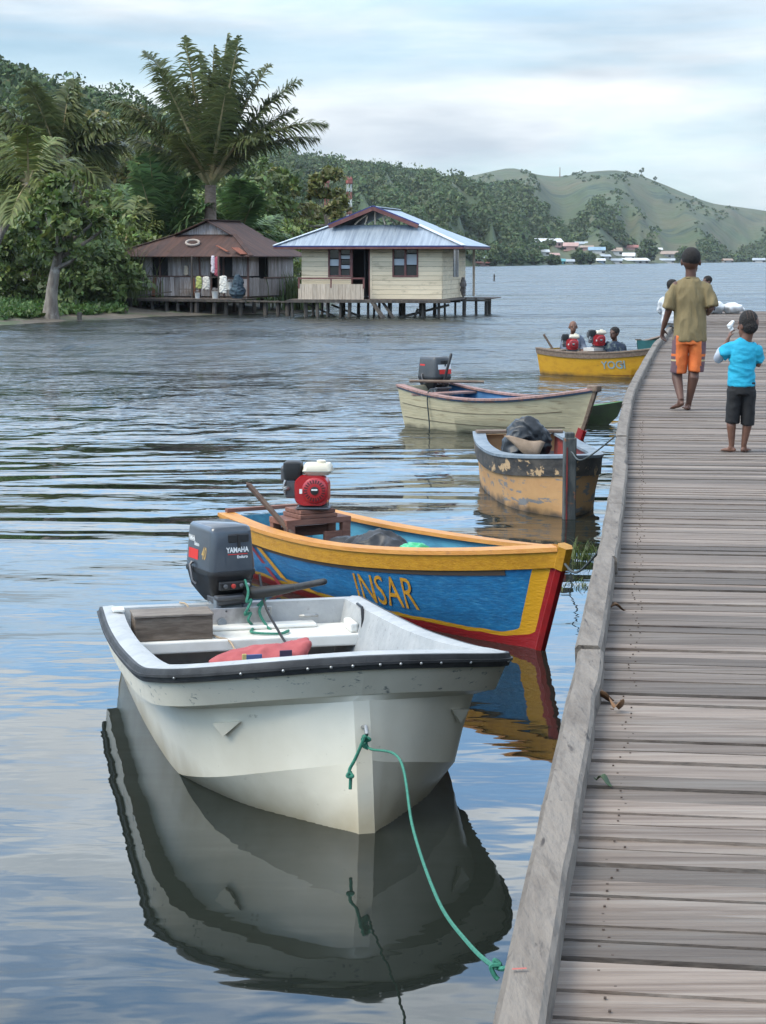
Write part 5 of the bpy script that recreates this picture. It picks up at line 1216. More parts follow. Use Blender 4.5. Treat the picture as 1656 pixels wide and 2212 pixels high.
palm('stemless sago palm with spreading fronds left of the shack roof', on_shore(345, 99), at(345, 545, 99),
     fr([(340, 335), (322, 330), (300, 372), (262, 400), (215, 420), (395, 345), (430, 370), (455, 440), (240, 455), (372, 330), (280, 350), (410, 430)], 99, 8, .14, 3),
     M_sago, leaf=1.2, wid=.14, trunk_r=0, droop=.45, n=74, stalk=.08, seed=4, name='sago_palm', curl=.7)
palm('stemless sago palm with dark fronds right of the tall palm trunk', on_shore(520, 103), at(515, 520, 103),
     fr([(470, 410), (520, 390), (560, 420), (600, 470), (640, 520), (440, 450), (575, 480), (500, 400), (545, 400)], 103, 9, .14, 3),
     M_sago, leaf=1.1, wid=.14, trunk_r=0, droop=.45, n=66, stalk=.07, seed=5, name='sago_palm', curl=.7)
palm('stemless sago palm with pale arching fronds above the undergrowth', on_shore(255, 96), at(262, 565, 96),
     fr([(150, 505), (190, 455), (235, 430), (300, 425), (350, 480), (380, 520), (215, 440), (320, 440)], 96, 10, .18, 2.5),
     M_coco, leaf=1.05, wid=.12, trunk_r=0, droop=.45, n=60, stalk=.06, seed=6, name='sago_palm', curl=.7)

M_leafA = mat('bright_leaves', (0.081, 0.127, 0.029), .5, (0.124, 0.153, 0.039), .8, island=.5, hue=.025, transl=.3)
M_leafB = mat('dark_leaves', (0.080, 0.126, 0.036), .55, (0.137, 0.174, 0.046), .8, island=.5, hue=.02, transl=.25)
M_leafC = mat('olive_leaves', (0.152, 0.139, 0.040), .55, (0.112, 0.133, 0.034), .6, island=.5, hue=.03, transl=.25)
M_leafD = mat('mid_green_leaves', (0.101, 0.160, 0.038), .5, (0.151, 0.190, 0.045), .8, island=.5, hue=.02, transl=.28)
def tree(label, base, height, crown, m, nc=26, k=150, size=.32, trunk=.2, group='trees on the shore', seed=0, lean=(0, 0), low=.35, cr=.30, name='broadleaf_tree', mt=None, cat='tree', limbs=7):
    """crown = (rx, rz) of the envelope; clumps are scattered through it, limbs reach into the clumps"""
    o = thing(name, label, cat, base, 0, group); rg = np.random.default_rng(seed); rx, rz = crown
    top = V((lean[0], lean[1], height - rz)); cs = []
    while len(cs) < nc:
        q = rg.uniform(-1, 1, 3)
        if np.linalg.norm(q) > 1: continue
        w_ = 1 - .35 * max(0, q[2])
        cs.append((top.x + q[0] * rx * w_, top.y + q[1] * rx * w_, top.z + q[2] * rz))
    cs = np.array(cs); rs = rg.uniform(.6, 1.25, nc) * cr * rx
    if trunk:
        tb = MB(); th_ = height - rz * 1.7
        P = spline([V((0, 0, -.2)), V((lean[0] * .15, lean[1] * .15, th_ * .5)), V((lean[0] * .5, lean[1] * .5, th_)), top], 10)
        tb.tube(P, [trunk * (1.5 - .5 * min(1, i / 1.6)) * (1 - .065 * i) for i in range(10)], 9)
        for i in rg.choice(nc, min(limbs, nc), replace=False):
            e = V(cs[i]); s_ = P[5 + int(rg.integers(0, 4))]
            tb.tube(spline([s_, s_.lerp(e, .55) + V((0, 0, -.15 * rx * .3)), e], 6), [trunk * .42 * (1 - .15 * j) for j in range(6)], 6)
        tb.build('trunk', mt or M_greytrunk, o, True)
    v, f = leaves(cs, rs, k, size, .8, .45); link('crown', np_mesh('crown', v, f), m, o); return o
b = on_shore(106, 79.5)
tree('pale trunked tree with broad bright leaves on the mud shore', b, 5.75, (2.0, 1.95), M_leafA, 34, 130, .30, .29, seed=3, cr=.25, lean=(.75, 0), limbs=12)
for i, (px, Y, h_, rx, rz, mm, lab) in enumerate((
    (20, 118, 10.5, 4.2, 3.6, M_leafB, 'dark broadleaf tree behind the coconut palms at the left edge'),
    (190, 122, 9.8, 4.0, 3.4, M_leafC, 'olive broadleaf tree between the dark palm and the sago palms'),
    (275, 128, 11.6, 3.8, 3.6, M_leafC, 'yellowish broadleaf tree showing above the sago palm fronds'),
    (365, 126, 9.8, 4.2, 3.6, M_leafB, 'dark broadleaf tree close behind the tall palm on its left'),
    (535, 116, 8.2, 3.2, 3.0, M_leafB, 'dark broadleaf tree close behind the tall palm on its right'),
    (610, 122, 7.6, 2.9, 2.6, M_leafC, 'thin olive tree behind the rusty shack roof end'),
    (712, 116, 7.5, 1.9, 2.8, M_leafC, 'slender olive tree beside the zinc roof of the cream house'),
    (665, 128, 5.2, 2.3, 2.0, M_leafD, 'low round tree between the two house roofs'),
    (-60, 112, 8.0, 3.5, 3.2, M_leafD, 'mid green tree at the far left edge'),
    (445, 130, 7.5, 3.8, 2.8, M_leafB, 'dark tree hidden behind the tall palm trunk'))):
    tree(lab, on_shore(px, Y), h_, (rx, rz), mm, 38 if i not in (5, 6) else 22, 120, .36, .2, seed=20 + i, cr=.30 if i not in (5, 6) else .26)
bs = [(-50, 88, 3.6, M_leafD, 'large bush at the left edge behind the grey palm trunk'), (20, 87, 3.2, M_leafB, 'dark bush left of the pale trunked tree'), (70, 90, 3.8, M_leafD, 'mid green bush directly behind the pale trunk'),
      (150, 86, 2.8, M_leafB, 'dark bush right of the pale trunked tree'), (185, 90, 4.2, M_leafD, 'tall green bush between the pale tree and the shack'), (225, 88, 3.0, M_leafB, 'dark bush next to the shack platform'),
      (262, 94, 3.9, M_leafD, 'green bush behind the left shack eave'), (120, 98, 5.0, M_leafB, 'dark thicket behind the pale trunked tree crown'), (210, 101, 5.4, M_leafD, 'tall thicket under the olive tree'), (40, 102, 5.2, M_leafC, 'olive thicket under the coconut palm'),
      (310, 106, 5.5, M_leafB, 'dark thicket behind the sago palm'), (395, 108, 5.4, M_leafB, 'dark thicket above the rusty roof left of the palm trunk'), (560, 108, 4.6, M_leafB, 'dark thicket above the right slope of the rusty roof'), (630, 112, 4.0, M_leafD, 'green thicket between rusty roof and zinc roof'), (470, 110, 5.0, M_leafD, 'thicket right behind the tall palm trunk')]
for i, (px, Y, h_, mm, lab) in enumerate(bs):
    tree(lab, on_shore(px, Y), h_, (h_ * .55, h_ * .52), mm, 26, 110, .26, .06, seed=60 + i, cr=.42, name='bush', group='bushes on the shore', cat='bush', limbs=4)
M_cane = mat('cane_leaves', (.075, .115, .035), .55, (.11, .14, .05), 1.0, island=.35, hue=.02, transl=.3)
def reeds(label, px, Y, n, h_, sp, seed):
    rg = np.random.default_rng(seed); base = on_shore(px, Y); o = thing('reed_clump', label, 'reeds', base, 0, 'tall reed clumps near the houses')
    vs, fs = [], []
    for i in range(n):
        x, y = rg.normal(0, sp, 2); hh = h_ * rg.uniform(.5, 1.1); a = rg.uniform(0, 6.28); bend = rg.uniform(.1, .5) * hh; w_ = .045
        d = np.array([math.cos(a), math.sin(a)]); s_ = np.array([-d[1], d[0]]) * w_; k0 = len(vs)
        for u in np.linspace(0, 1, 5):
            p = np.array([x, y]) + d * bend * u ** 2; z = hh * (u - .25 * u ** 3)
            for q in (-1, 1): vs.append((*(p + s_ * q * (1 - u * .95)), z))
        for j in range(4): fs.append((k0 + 2 * j, k0 + 2 * j + 1, k0 + 2 * j + 3, k0 + 2 * j + 2))
    link('blades', np_mesh('blades', vs, fs), M_cane, o)
reeds('tall pale reeds left of the shack wall', 272, 91, 260, 3.4, .7, 1); reeds('pale cane clump beside the left shack eave', 240, 93, 200, 3.8, .6, 2)
reeds('bright reeds standing between the shack and the cream house', 642, 93, 300, 2.3, .55, 3); reeds('small cane clump beside the pale trunked tree', 170, 88, 160, 2.6, .6, 4)

# posts by the shore
for i, (px, py, h_, lab) in enumerate(((172, 692, .32, 'short dark post standing in the shallows off the mud shore'), (271, 684, .30, 'short dark post next to the shack platform'), (1068, 607, .75, 'thin dark stake standing far out in the lake'))):
    p = on_z(px, py, 0); po = MB().tube([V((0, 0, -.6)), V((.01, 0, h_))], [.10 if i < 2 else .09] * 2, 8).build('post', M_stilt, None, True); po.location = p; tag(po, lab, 'post', 'posts standing in the water')

# ------------------------------------------------------------------ masts and far village
M_mast_red = mat('mast_red', (.30, .09, .07), .6); M_mast_white = mat('mast_white', (.62, .62, .60), .6)
def mast(label, px, ptop, pbot, Y, w, bands):
    t_ = at(px, ptop, Y); b_ = at(px, pbot, Y); g = 1.0; h_ = t_.z - g
    o = thing('radio_mast', label, 'radio mast', (t_.x, Y, g), .4, 'radio masts behind the trees'); n = 12
    for k in range(n):
        z0, z1 = h_ * k / n, h_ * (k + 1) / n; mb = MB()
        for a in range(4):
            for zz in ((z0, z1),):
                c = [V((w / 2 * sx, w / 2 * sy, 0)) for sx, sy in ((-1, -1), (1, -1), (1, 1), (-1, 1))]
                mb.bar(c[a] + V((0, 0, z0)), c[a] + V((0, 0, z1)), .07, .07, up=(1, 0, 0)); mb.bar(c[a] + V((0, 0, z0)), c[(a + 1) % 4] + V((0, 0, z1)), .05, .05)
        mb.build('mast_section', bands[k % 2], o)
    MB().box((0, 0, h_ * .95), (w * 1.5, w * 1.5, h_ * .06)).build('antenna', bands[1], o, bevel=.1)
mast('red and white lattice mast rising left of the zinc roof', 755, 381, 470, 330, .62, (M_mast_white, M_mast_red))
mast('small red lattice mast rising behind the slender olive tree', 706, 380, 470, 360, .62, (M_mast_red, M_mast_red))
mast('pale grey lattice mast right of the tall palm', 537, 370, 460, 330, .45, (M_mast_white, M_metal))
rp = ground_hit(1208, 392, 700); po = MB().tube([V((0, 0, 0)), V((0, 0, 9.5))], [.5, .35], 6).build('pole', mat('far_pole', (.2, .12, .10), .7), None, True)
po.location = H_right.point(1208, H_right.span(1208)[1] - 40); tag(po, 'lone pole standing on the saddle of the grassy ridge', 'pole')

wallc = dict(w=(.52, .50, .46), p=(.42, .25, .22), t=(.36, .29, .21), b=(.22, .28, .33), g=(.30, .30, .28), q=(.07, .24, .26))
roofc = dict(w=(.62, .63, .63), g=(.33, .37, .40), b=(.20, .31, .40), r=(.30, .10, .075), t=(.30, .22, .17), p=(.42, .27, .24), q=(.09, .28, .31))
MW = {k: mat('village_wall_' + k, c, .8) for k, c in wallc.items()}; MR = {k: mat('village_roof_' + k, c, .6, tuple(x * .75 for x in c), .3) for k, c in roofc.items()}
vill = [(1037, 566, 36, 12, 'g', 'w', 'low pale shed at the water just right of the cream house'), (1037, 573, 44, 7, 'r', 'p', 'low reddish landing shed at the water right of the cream house'),
        (1184, 534, 72, 17, 'w', 'p', 'large white roofed hall highest on the village slope'), (1233, 541, 34, 16, 'p', 'p', 'pink walled house right of the large white hall'),
        (1255, 533, 30, 10, 'g', 'w', 'grey roofed house above the pink house'), (1170, 551, 38, 11, 'w', 'w', 'small white house below the large white hall'),
        (1200, 557, 22, 10, 'p', 't', 'little tan house between the white house and the trees'), (1290, 549, 38, 14, 'b', 'w', 'blue roofed house in the middle of the village'), (1268, 540, 30, 9, 't', 'p', 'tan roofed house above the blue roofed house'),
        (1213, 571, 20, 11, 'q', 'q', 'turquoise hut on stilts at the waterline'), (1233, 571, 20, 10, 'g', 'g', 'grey hut at the waterline next to the turquoise hut'), (1299, 569, 20, 10, 'w', 'b', 'white roofed boathouse left of the long shore building'),
        (1329, 551, 34, 15, 't', 'w', 'brown roofed white house below the red roof'), (1362, 541, 36, 11, 'r', 'p', 'red roofed house left of the big round tree'), (1358, 561, 28, 14, 'w', 'w', 'two storey white house with dark windows near the shore'),
        (1377, 569, 60, 11, 'w', 'g', 'long white roofed building at the waterline'), (1330, 569, 32, 10, 'g', 'w', 'grey roofed shore house left of the long white roof'), (1447, 557, 42, 14, 't', 'g', 'wide tan roofed house right of the big round tree'),
        (1442, 568, 34, 9, 'g', 'w', 'pale shore house below the wide tan roof'), (1425, 545, 16, 9, 'w', 'w', 'little white gable right of the big round tree'), (1575, 567, 22, 8, 't', 'g', 'small tan hut alone at the far shore'), (1640, 567, 28, 9, 'g', 'w', 'long pale house alone at the right edge of the far shore'),
        (1400, 552, 26, 9, 'b', 'w', 'blue grey roof half hidden under the big round tree'), (1310, 560, 24, 9, 'g', 'g', 'grey house behind the boathouse'), (1155, 541, 26, 10, 'p', 'w', 'pale pink roofed house at the left end of the village')]
for i, (px, pb, w_, h_, rc_, wc, lab) in enumerate(vill):
    p = ground_hit(px, pb); sc_ = p.y / FF; w2, hh = w_ * sc_, h_ * sc_; d = min(w2 * .8, 10); p.z -= .4; wh = hh * .55 + .4
    o = thing('village_house', lab, 'house', p, random.Random(i).uniform(-.25, .25), 'houses of the village across the lake')
    MB().box((0, d / 2, wh / 2), (w2 * .86, d, wh)).build('wall', MW[wc], o)
    e = .5; x = w2 / 2; r_ = MB(); r_.loft([[V((sx_, -e, zz)) for sx_, zz in ((-x, wh), (x, wh), (x * .72, wh + hh * .48), (-x * .72, wh + hh * .48))], [V((sx_, d + e, zz)) for sx_, zz in ((-x, wh), (x, wh), (x * .72, wh + hh * .48), (-x * .72, wh + hh * .48))]]) if False else r_.loft([[V((-x, y_, zz)) for y_, zz in ((-e, wh), (d / 2, wh + hh * .5), (d + e, wh))], [V((x, y_, zz)) for y_, zz in ((-e, wh), (d / 2, wh + hh * .5), (d + e, wh))]])
    r_.build('roof', MR[rc_], o)
    nw = max(2, int(w2 / 3.2))
    for k in range(nw):
        MB().box((-w2 * .36 + w2 * .72 * k / (nw - 1), -.03, wh * .55), (w2 / nw * .35, .06, wh * .42)).build('window', M_room_shade, o)
def far_tree(px, pb, wpx, hpx, m, lab, seed):
    p = ground_hit(px, pb); s_ = p.y / FF; h_ = hpx * s_; p.z -= .3
    tree(lab, p, h_, (wpx * s_ / 2, h_ * .46), m, 34, 60, 1.4, .5, seed=seed, cr=.36, group='trees of the village across the lake', name='village_tree')
far_tree(1400, 567, 44, 48, M_far_leaf, 'big round tree at the shore in the middle of the village', 1)
for i, (px, pb, w_, h_, lab) in enumerate(((1100, 573, 60, 34, 'wide dark tree at the shore right of the cream house roof'), (1150, 572, 50, 26, 'dark tree at the shore below the small white house'), (1252, 571, 36, 30, 'dark tree between the grey hut and the blue roof'), (1275, 571, 26, 24, 'slim dark tree left of the boathouse'), (1195, 572, 30, 20, 'low dark tree left of the turquoise hut'), (1480, 568, 40, 30, 'dark tree right of the wide tan roof'), (1068, 574, 34, 30, 'dark tree beside the cream house eave'), (1125, 548, 36, 18, 'tree on the slope left of the large white hall'), (1310, 541, 30, 16, 'tree behind the brown roofed house'), (1215, 524, 24, 18, 'tree above the large white hall'))):
    far_tree(px, pb, w_, h_, M_far_leaf, lab, 30 + i)
p = H_right.point(1383, H_right.span(1383)[1] - 15); tree('lone small tree on the grassy ridge skyline', p, 9.5, (3.0, 3.0), M_far_leaf, 10, 40, 1.2, .4, seed=77, name='ridge_tree', group='lone trees on the grassy ridge')
p = H_right.point(1412, H_right.span(1412)[1] - 15); tree('lower lone bush on the ridge right of the lone tree', p, 5, (2.5, 2.0), M_far_leaf, 8, 40, 1.2, .3, seed=78, name='ridge_tree', group='lone trees on the grassy ridge')

# ------------------------------------------------------------------ people
M_skin = mat('dark_brown_skin', (.105, .050, .033), .55, (.085, .040, .027), 6, spec=.4, bump=.0008, bscale=60)
M_skin2 = mat('brown_skin', (.15, .072, .046), .55, (.12, .056, .036), 6, spec=.4)
M_hair = mat('black_hair', (.008, .007, .007), .9, (.02, .016, .014), 90, bump=.012, bscale=110)
M_part = mat('hair_parting', (.06, .035, .025), .7)
M_sole = mat('foot_sole', (.25, .15, .11), .7)
def hand(m_, w, d, side, s=1.0, curl=.6):
    """palm and five fingers from wrist w along d; side points to the thumb"""
    w, d, side = V(w), V(d).normalized(), V(side); side = (side - d * side.dot(d)).normalized(); n = d.cross(side)
    m_.tube([w, w + d * .035 * s, w + d * .075 * s], [(.018 * s, .014 * s), (.030 * s, .014 * s), (.032 * s, .012 * s)], 10, ref=side, dome=True)
    for k, ln in enumerate((.062, .072, .066, .050)):
        o = w + d * .076 * s + side * (.024 - .016 * k) * s; p = [o]; dd = d.copy(); q = o
        for j, fr_ in enumerate((.42, .32, .26)):
            dd = (dd + n * curl * (.5 + .4 * j)).normalized(); q = q + dd * ln * fr_ * s; p.append(q)
        m_.tube(p, [.0095 * s, .009 * s, .0085 * s, .0075 * s], 7, dome=True)
    o = w + d * .028 * s + side * .024 * s; d2 = (d + side * .9 + n * curl * .5).normalized(); d3 = (d2 + n * curl * .6 - side * .3).normalized()
    m_.tube([o, o + d2 * .03 * s, o + d2 * .03 * s + d3 * .026 * s], [.011 * s, .010 * s, .008 * s], 7, dome=True)
def foot(m_, ankle, heel, toe, s=1.0):
    a, h, t = V(ankle), V(heel), V(toe); d = (t - h); ln = d.length; d = d / ln; sd_ = d.cross(V((0, 0, 1))).normalized()
    m_.tube([a, a.lerp(h + d * ln * .25, .7)], [.030 * s, .034 * s], 10)
    m_.tube([h, h + d * ln * .3, h + d * ln * .62, h + d * ln * .8], [(.024 * s, .022 * s), (.028 * s, .026 * s), (.036 * s, .019 * s), (.037 * s, .013 * s)], 12, ref=sd_, dome=True)
    for k in range(5):
        o = h + d * ln * .82 + sd_ * (.028 - .0145 * k) * s - V((0, 0, .004)); m_.tube([o, o + d * ln * (.17 - .022 * k)], [.0095 * s, .008 * s], 7, dome=True)
def head(m_, c, s, face=(0, 1, 0), neck=None):
    c = V(c); f = V(face).normalized(); r_ = f.cross(V((0, 0, 1))).normalized(); rot = Matrix((r_, f, V((0, 0, 1)))).transposed()
    m_.ball(c + V((0, 0, .022 * s)) - f * .012 * s, (.079 * s, .096 * s, .098 * s), 18, 12, rot=rot)
    m_.ball(c + f * .030 * s - V((0, 0, .045 * s)), (.058 * s, .062 * s, .075 * s), 14, 10, rot=rot)
    m_.tube([c + f * .088 * s + V((0, 0, .012 * s)), c + f * .112 * s - V((0, 0, .022 * s))], [.009 * s, .016 * s], 8, dome=True)
    for sx in (1, -1):
        m_.ball(c + r_ * sx * .082 * s - V((0, 0, .008 * s)) - f * .008 * s, (.012 * s, .020 * s, .032 * s), 8, 6, rot=rot)
        m_.ball(c + r_ * sx * .034 * s + f * .072 * s + V((0, 0, .022 * s)), (.022 * s, .016 * s, .010 * s), 8, 6, rot=rot)
    m_.tube([c + f * .080 * s - r_ * .026 * s - V((0, 0, .060 * s)), c + f * .092 * s - V((0, 0, .060 * s)), c + f * .080 * s + r_ * .026 * s - V((0, 0, .060 * s))], [.008 * s, .011 * s, .008 * s], 7, dome=True)
    if neck is not None: m_.tube([c - V((0, 0, .05 * s)) - f * .012 * s, V(neck)], [.046 * s, .052 * s], 12)
def face_bits(parent, c, s, f, hair=None, grey=None):
    c, f = V(c), V(f).normalized(); r_ = f.cross(V((0, 0, 1))).normalized()
    for sx in (1, -1): MB().ball(c + r_ * sx * .033 * s + f * .084 * s + V((0, 0, .006 * s)), .010 * s, 8, 6).build('eye', M_eye, parent, True)
M_eye = mat('eye_white_dark', (.05, .045, .04), .3)

# boy in the tan shirt
bp = on_z(1487, 887, 1.1); bp.z = 1.1
boy = thing('person', 'boy in tan T-shirt and orange shorts walking barefoot away along the jetty edge', 'person', bp, R(-9))
boy.scale = (.95, 1, 1)
def boy_body(m_):
    head(m_, (0, .01, 1.375), 1.08, (.12, 1, 0), (0, 0, 1.17))
    m_.tube([(0, 0, .66), (0, 0, .80), (0, 0, 1.0), (0, -.005, 1.14), (0, 0, 1.19)], [(.125, .085), (.115, .08), (.135, .088), (.15, .075), (.07, .05)], 18, ref=(1, 0, 0))
    m_.tube([(-.14, 0, 1.15), (-.205, -.02, .93), (-.245, .02, .80), (-.256, .03, .765)], [.046, .036, .027, .021], 12, dome=True); hand(m_, (-.262, .03, .77), (-.05, .10, -1), (.55, .8, .1), 1.0, .85)
    m_.tube([(.14, 0, 1.15), (.200, -.03, .945), (.17, .14, .90), (.165, .19, .90)], [.046, .037, .027, .021], 12, dome=True); hand(m_, (.165, .19, .90), (-.25, 1, .1), (0, .2, 1), 1.0, .7)
    m_.tube([(-.072, 0, .68), (-.115, .035, .395), (-.112, .01, .30), (-.068, -.12, .10)], [.078, .052, .053, .029], 14); foot(m_, (-.068, -.12, .105), (-.058, -.135, .075), (-.160, .0, .022), .98)
    m_.tube([(.072, 0, .68), (.048, .03, .40), (.045, -.005, .31), (.005, .03, .075)], [.078, .052, .054, .029], 14); foot(m_, (.005, .03, .08), (.004, .008, .024), (-.03, .205, .02), .98)
fuse('body', boy_body, .0062, M_skin, boy, 5)
fuse('hair', lambda m_: m_.ball((0, -.012, 1.415), (.0915, .108, .092), 20, 14), .008, M_hair, boy, 4, wrinkle=.003, wscale=60)
M_shirt = mat('tan_shirt', (.205, .158, .078), .9, (.17, .13, .062), 5, c3=(.15, .105, .045), n3=3.4, st3=(1.2, 1, .5), lo3=.52, hi3=.7, bump=.022, bscale=6, bst=(2.4, 2, .7))
fuse('shirt', lambda m_: (m_.tube([(0, .005, .648), (0, .005, .70), (0, 0, .85), (0, 0, 1.02), (0, -.004, 1.14), (0, 0, 1.195), (0, .0, 1.222)], [(.160, .118), (.157, .116), (.146, .106), (.152, .106), (.158, .09), (.105, .070), (.066, .058)], 24, ref=(1, 0, 0)),
    m_.tube([(-.08, 0, 1.15), (-.145, 0, 1.118), (-.190, -.012, 1.03), (-.212, -.02, .940)], [(.05, .055), (.060, .060), (.064, .058), (.070, .064)], 18, ref=(0, 1, 0)),
    m_.tube([(.08, 0, 1.15), (.145, 0, 1.118), (.188, -.018, 1.04), (.208, -.03, .965)], [(.05, .055), (.060, .060), (.064, .058), (.070, .064)], 18, ref=(0, 1, 0))), .008, M_shirt, boy, 8, wrinkle=.013, wscale=8, wst=(1.7, 1.4, .6))
MB().tube([V((.064 * math.cos(a), .056 * math.sin(a), 1.222 - .006 * math.sin(a))) for a in np.linspace(0, 2 * math.pi, 24)], .009, 6).build('collar', M_shirt, boy, True)
M_orange_sh = mat('orange_shorts', (.62, .155, .035), .85, (.52, .115, .025), 7, bump=.018, bscale=7, bst=(2, 2, .8)); M_side = mat('mauve_side_panel', (.135, .075, .085), .85, (.10, .055, .065), 8); M_stripe = mat('pale_stripe', (.42, .33, .17), .85)
so = fuse('shorts', lambda m_: (m_.tube([(0, 0, .62), (0, 0, .76)], [(.152, .108), (.145, .10)], 20, ref=(1, 0, 0)), m_.tube([(-.078, .0, .70), (-.092, .01, .52), (-.102, .015, .352)], [(.080, .095), (.078, .092), (.076, .09)], 18, ref=(1, 0, 0)),
    m_.tube([(.078, .0, .70), (.076, .01, .52), (.066, .015, .368)], [(.080, .095), (.078, .092), (.074, .09)], 18, ref=(1, 0, 0))), .0075, [M_orange_sh, M_side, M_stripe], boy, 3, wrinkle=.006, wscale=10, wst=(1.2, 1.2, .8))
for p in so.data.polygons:
    c = p.center
    lim = .118 if c.x > 0 else .128
    if abs(c.x) > lim - (.0 if c.z > .42 else .012): p.material_index = 2 if .462 < c.z < .478 else 0 if .505 < c.z < .528 else 1

# small child
kp = on_z(1600, 977, 1.1)
kid = thing('person', 'small child in turquoise T-shirt and black shorts standing barefoot on the jetty', 'person', kp, R(-4), None, .97)
kid.scale = (.89, .95, .97)
def kid_body(m_):
    head(m_, (.036, .0, .950), .92, (-.62, .8, 0), (.01, 0, .79))
    m_.tube([(0, 0, .46), (0, .01, .58), (0, 0, .72), (0, 0, .79), (0, 0, .83)], [(.092, .075), (.088, .078), (.095, .068), (.10, .055), (.04, .036)], 16, ref=(1, 0, 0))
    m_.tube([(-.10, 0, .79), (-.180, .03, .715), (-.13, .12, .80), (-.105, .15, .84)], [.033, .029, .021, .017], 10, dome=True); hand(m_, (-.105, .15, .84), (.35, .35, .9), (.3, -.9, .2), .72, .7)
    m_.tube([(.10, 0, .79), (.135, .05, .66), (.02, .16, .69), (-.06, .15, .71)], [.033, .028, .021, .017], 10, dome=True); hand(m_, (-.06, .145, .712), (-1, -.25, .1), (0, .2, 1), .72, .6)
    m_.tube([(-.055, 0, .47), (-.082, .01, .27), (-.080, -.012, .20), (-.072, 0, .055)], [.060, .040, .039, .023], 12); foot(m_, (-.072, 0, .06), (-.052, -.01, .02), (-.158, .05, .016), .74)
    m_.tube([(.055, 0, .47), (.052, .01, .27), (.048, -.012, .20), (.026, 0, .055)], [.060, .040, .039, .023], 12); foot(m_, (.026, 0, .06), (.014, -.012, .02), (.082, .085, .016), .74)
fuse('body', kid_body, .0058, M_skin2, kid, 4)
ho = fuse('hair', lambda m_: (m_.ball((.040, -.012, .985), (.077, .090, .080), 20, 14), m_.ball((.050, -.05, .945), (.062, .058, .055), 14, 10)), .007, [M_hair], kid, 4, wrinkle=.003, wscale=50)
for i in range(3):
    a0 = -.3 + i * .28
    P = [V((.04 + math.sin(a0 + .1 * k) * .02 * (1 + .25 * k) + (i - 1.4) * .016, -.012 - .086 * math.sin(.25 + k * .27), .988 + .080 * math.cos(.25 + k * .27) )) for k in range(6)]
    MB().tube(P, .0022, 5).build('braid_parting', M_part, ho, True)
M_cyan = mat('turquoise_shirt', (.012, .33, .48), .85, (.010, .27, .41), 6, bump=.018, bscale=7, bst=(1.0, 1.2, 2.2)); M_greysleeve = mat('grey_sleeve', (.34, .37, .42), .85); M_blackshort = mat('black_shorts', (.006, .006, .007), .85, bump=.004, bscale=14)
fuse('shirt', lambda m_: (m_.tube([(-.005, .005, .498), (-.005, .006, .60), (0, .0, .72), (0, 0, .79), (.005, 0, .825), (.01, 0, .845)], [(.108, .095), (.103, .090), (.106, .082), (.108, .066), (.07, .05), (.042, .04)], 22, ref=(1, 0, 0)),
    m_.tube([(-.06, 0, .785), (-.112, .005, .768), (-.165, .022, .735)], [(.042, .045), (.048, .05), (.050, .05)], 14, ref=(0, 1, 0)), m_.tube([(.06, 0, .785), (.11, .01, .758), (.138, .04, .685)], [(.042, .045), (.047, .05), (.048, .05)], 14, ref=(0, 1, 0))), .0065, M_cyan, kid, 7, wrinkle=.010, wscale=11, wst=(.8, 1, 1.7))
fuse('under_sleeve', lambda m_: m_.tube([(-.155, .018, .745), (-.190, .035, .705), (-.165, .085, .755)], [.038, .044, .036], 14, dome=True), .006, M_greysleeve, kid, 3)
fuse('shorts', lambda m_: (m_.tube([(-.003, 0, .44), (-.003, 0, .53)], [(.116, .094), (.108, .088)], 18, ref=(1, 0, 0)), m_.tube([(-.060, .0, .47), (-.066, .005, .34), (-.070, .008, .222)], [(.060, .082), (.058, .076), (.056, .072)], 16, ref=(1, 0, 0)), m_.tube([(.056, .0, .47), (.055, .005, .34), (.052, .008, .208)], [(.060, .082), (.057, .076), (.053, .072)], 16, ref=(1, 0, 0))), .0065, M_blackshort, kid, 3, wrinkle=.004, wscale=12)
sn = fuse('paper_wrapper', lambda m_: m_.tube([(0, 0, 0), (-.015, 0, .03), (.01, 0, .06)], [.014, .018, .008], 8, dome=True), .005, M_decal_white, None, 2, wrinkle=.006, wscale=40)
sn.location = kp + V((-.055, .17, .885)); tag(sn, 'small white wrapper held up in the raised hand of the child in turquoise', 'wrapper')

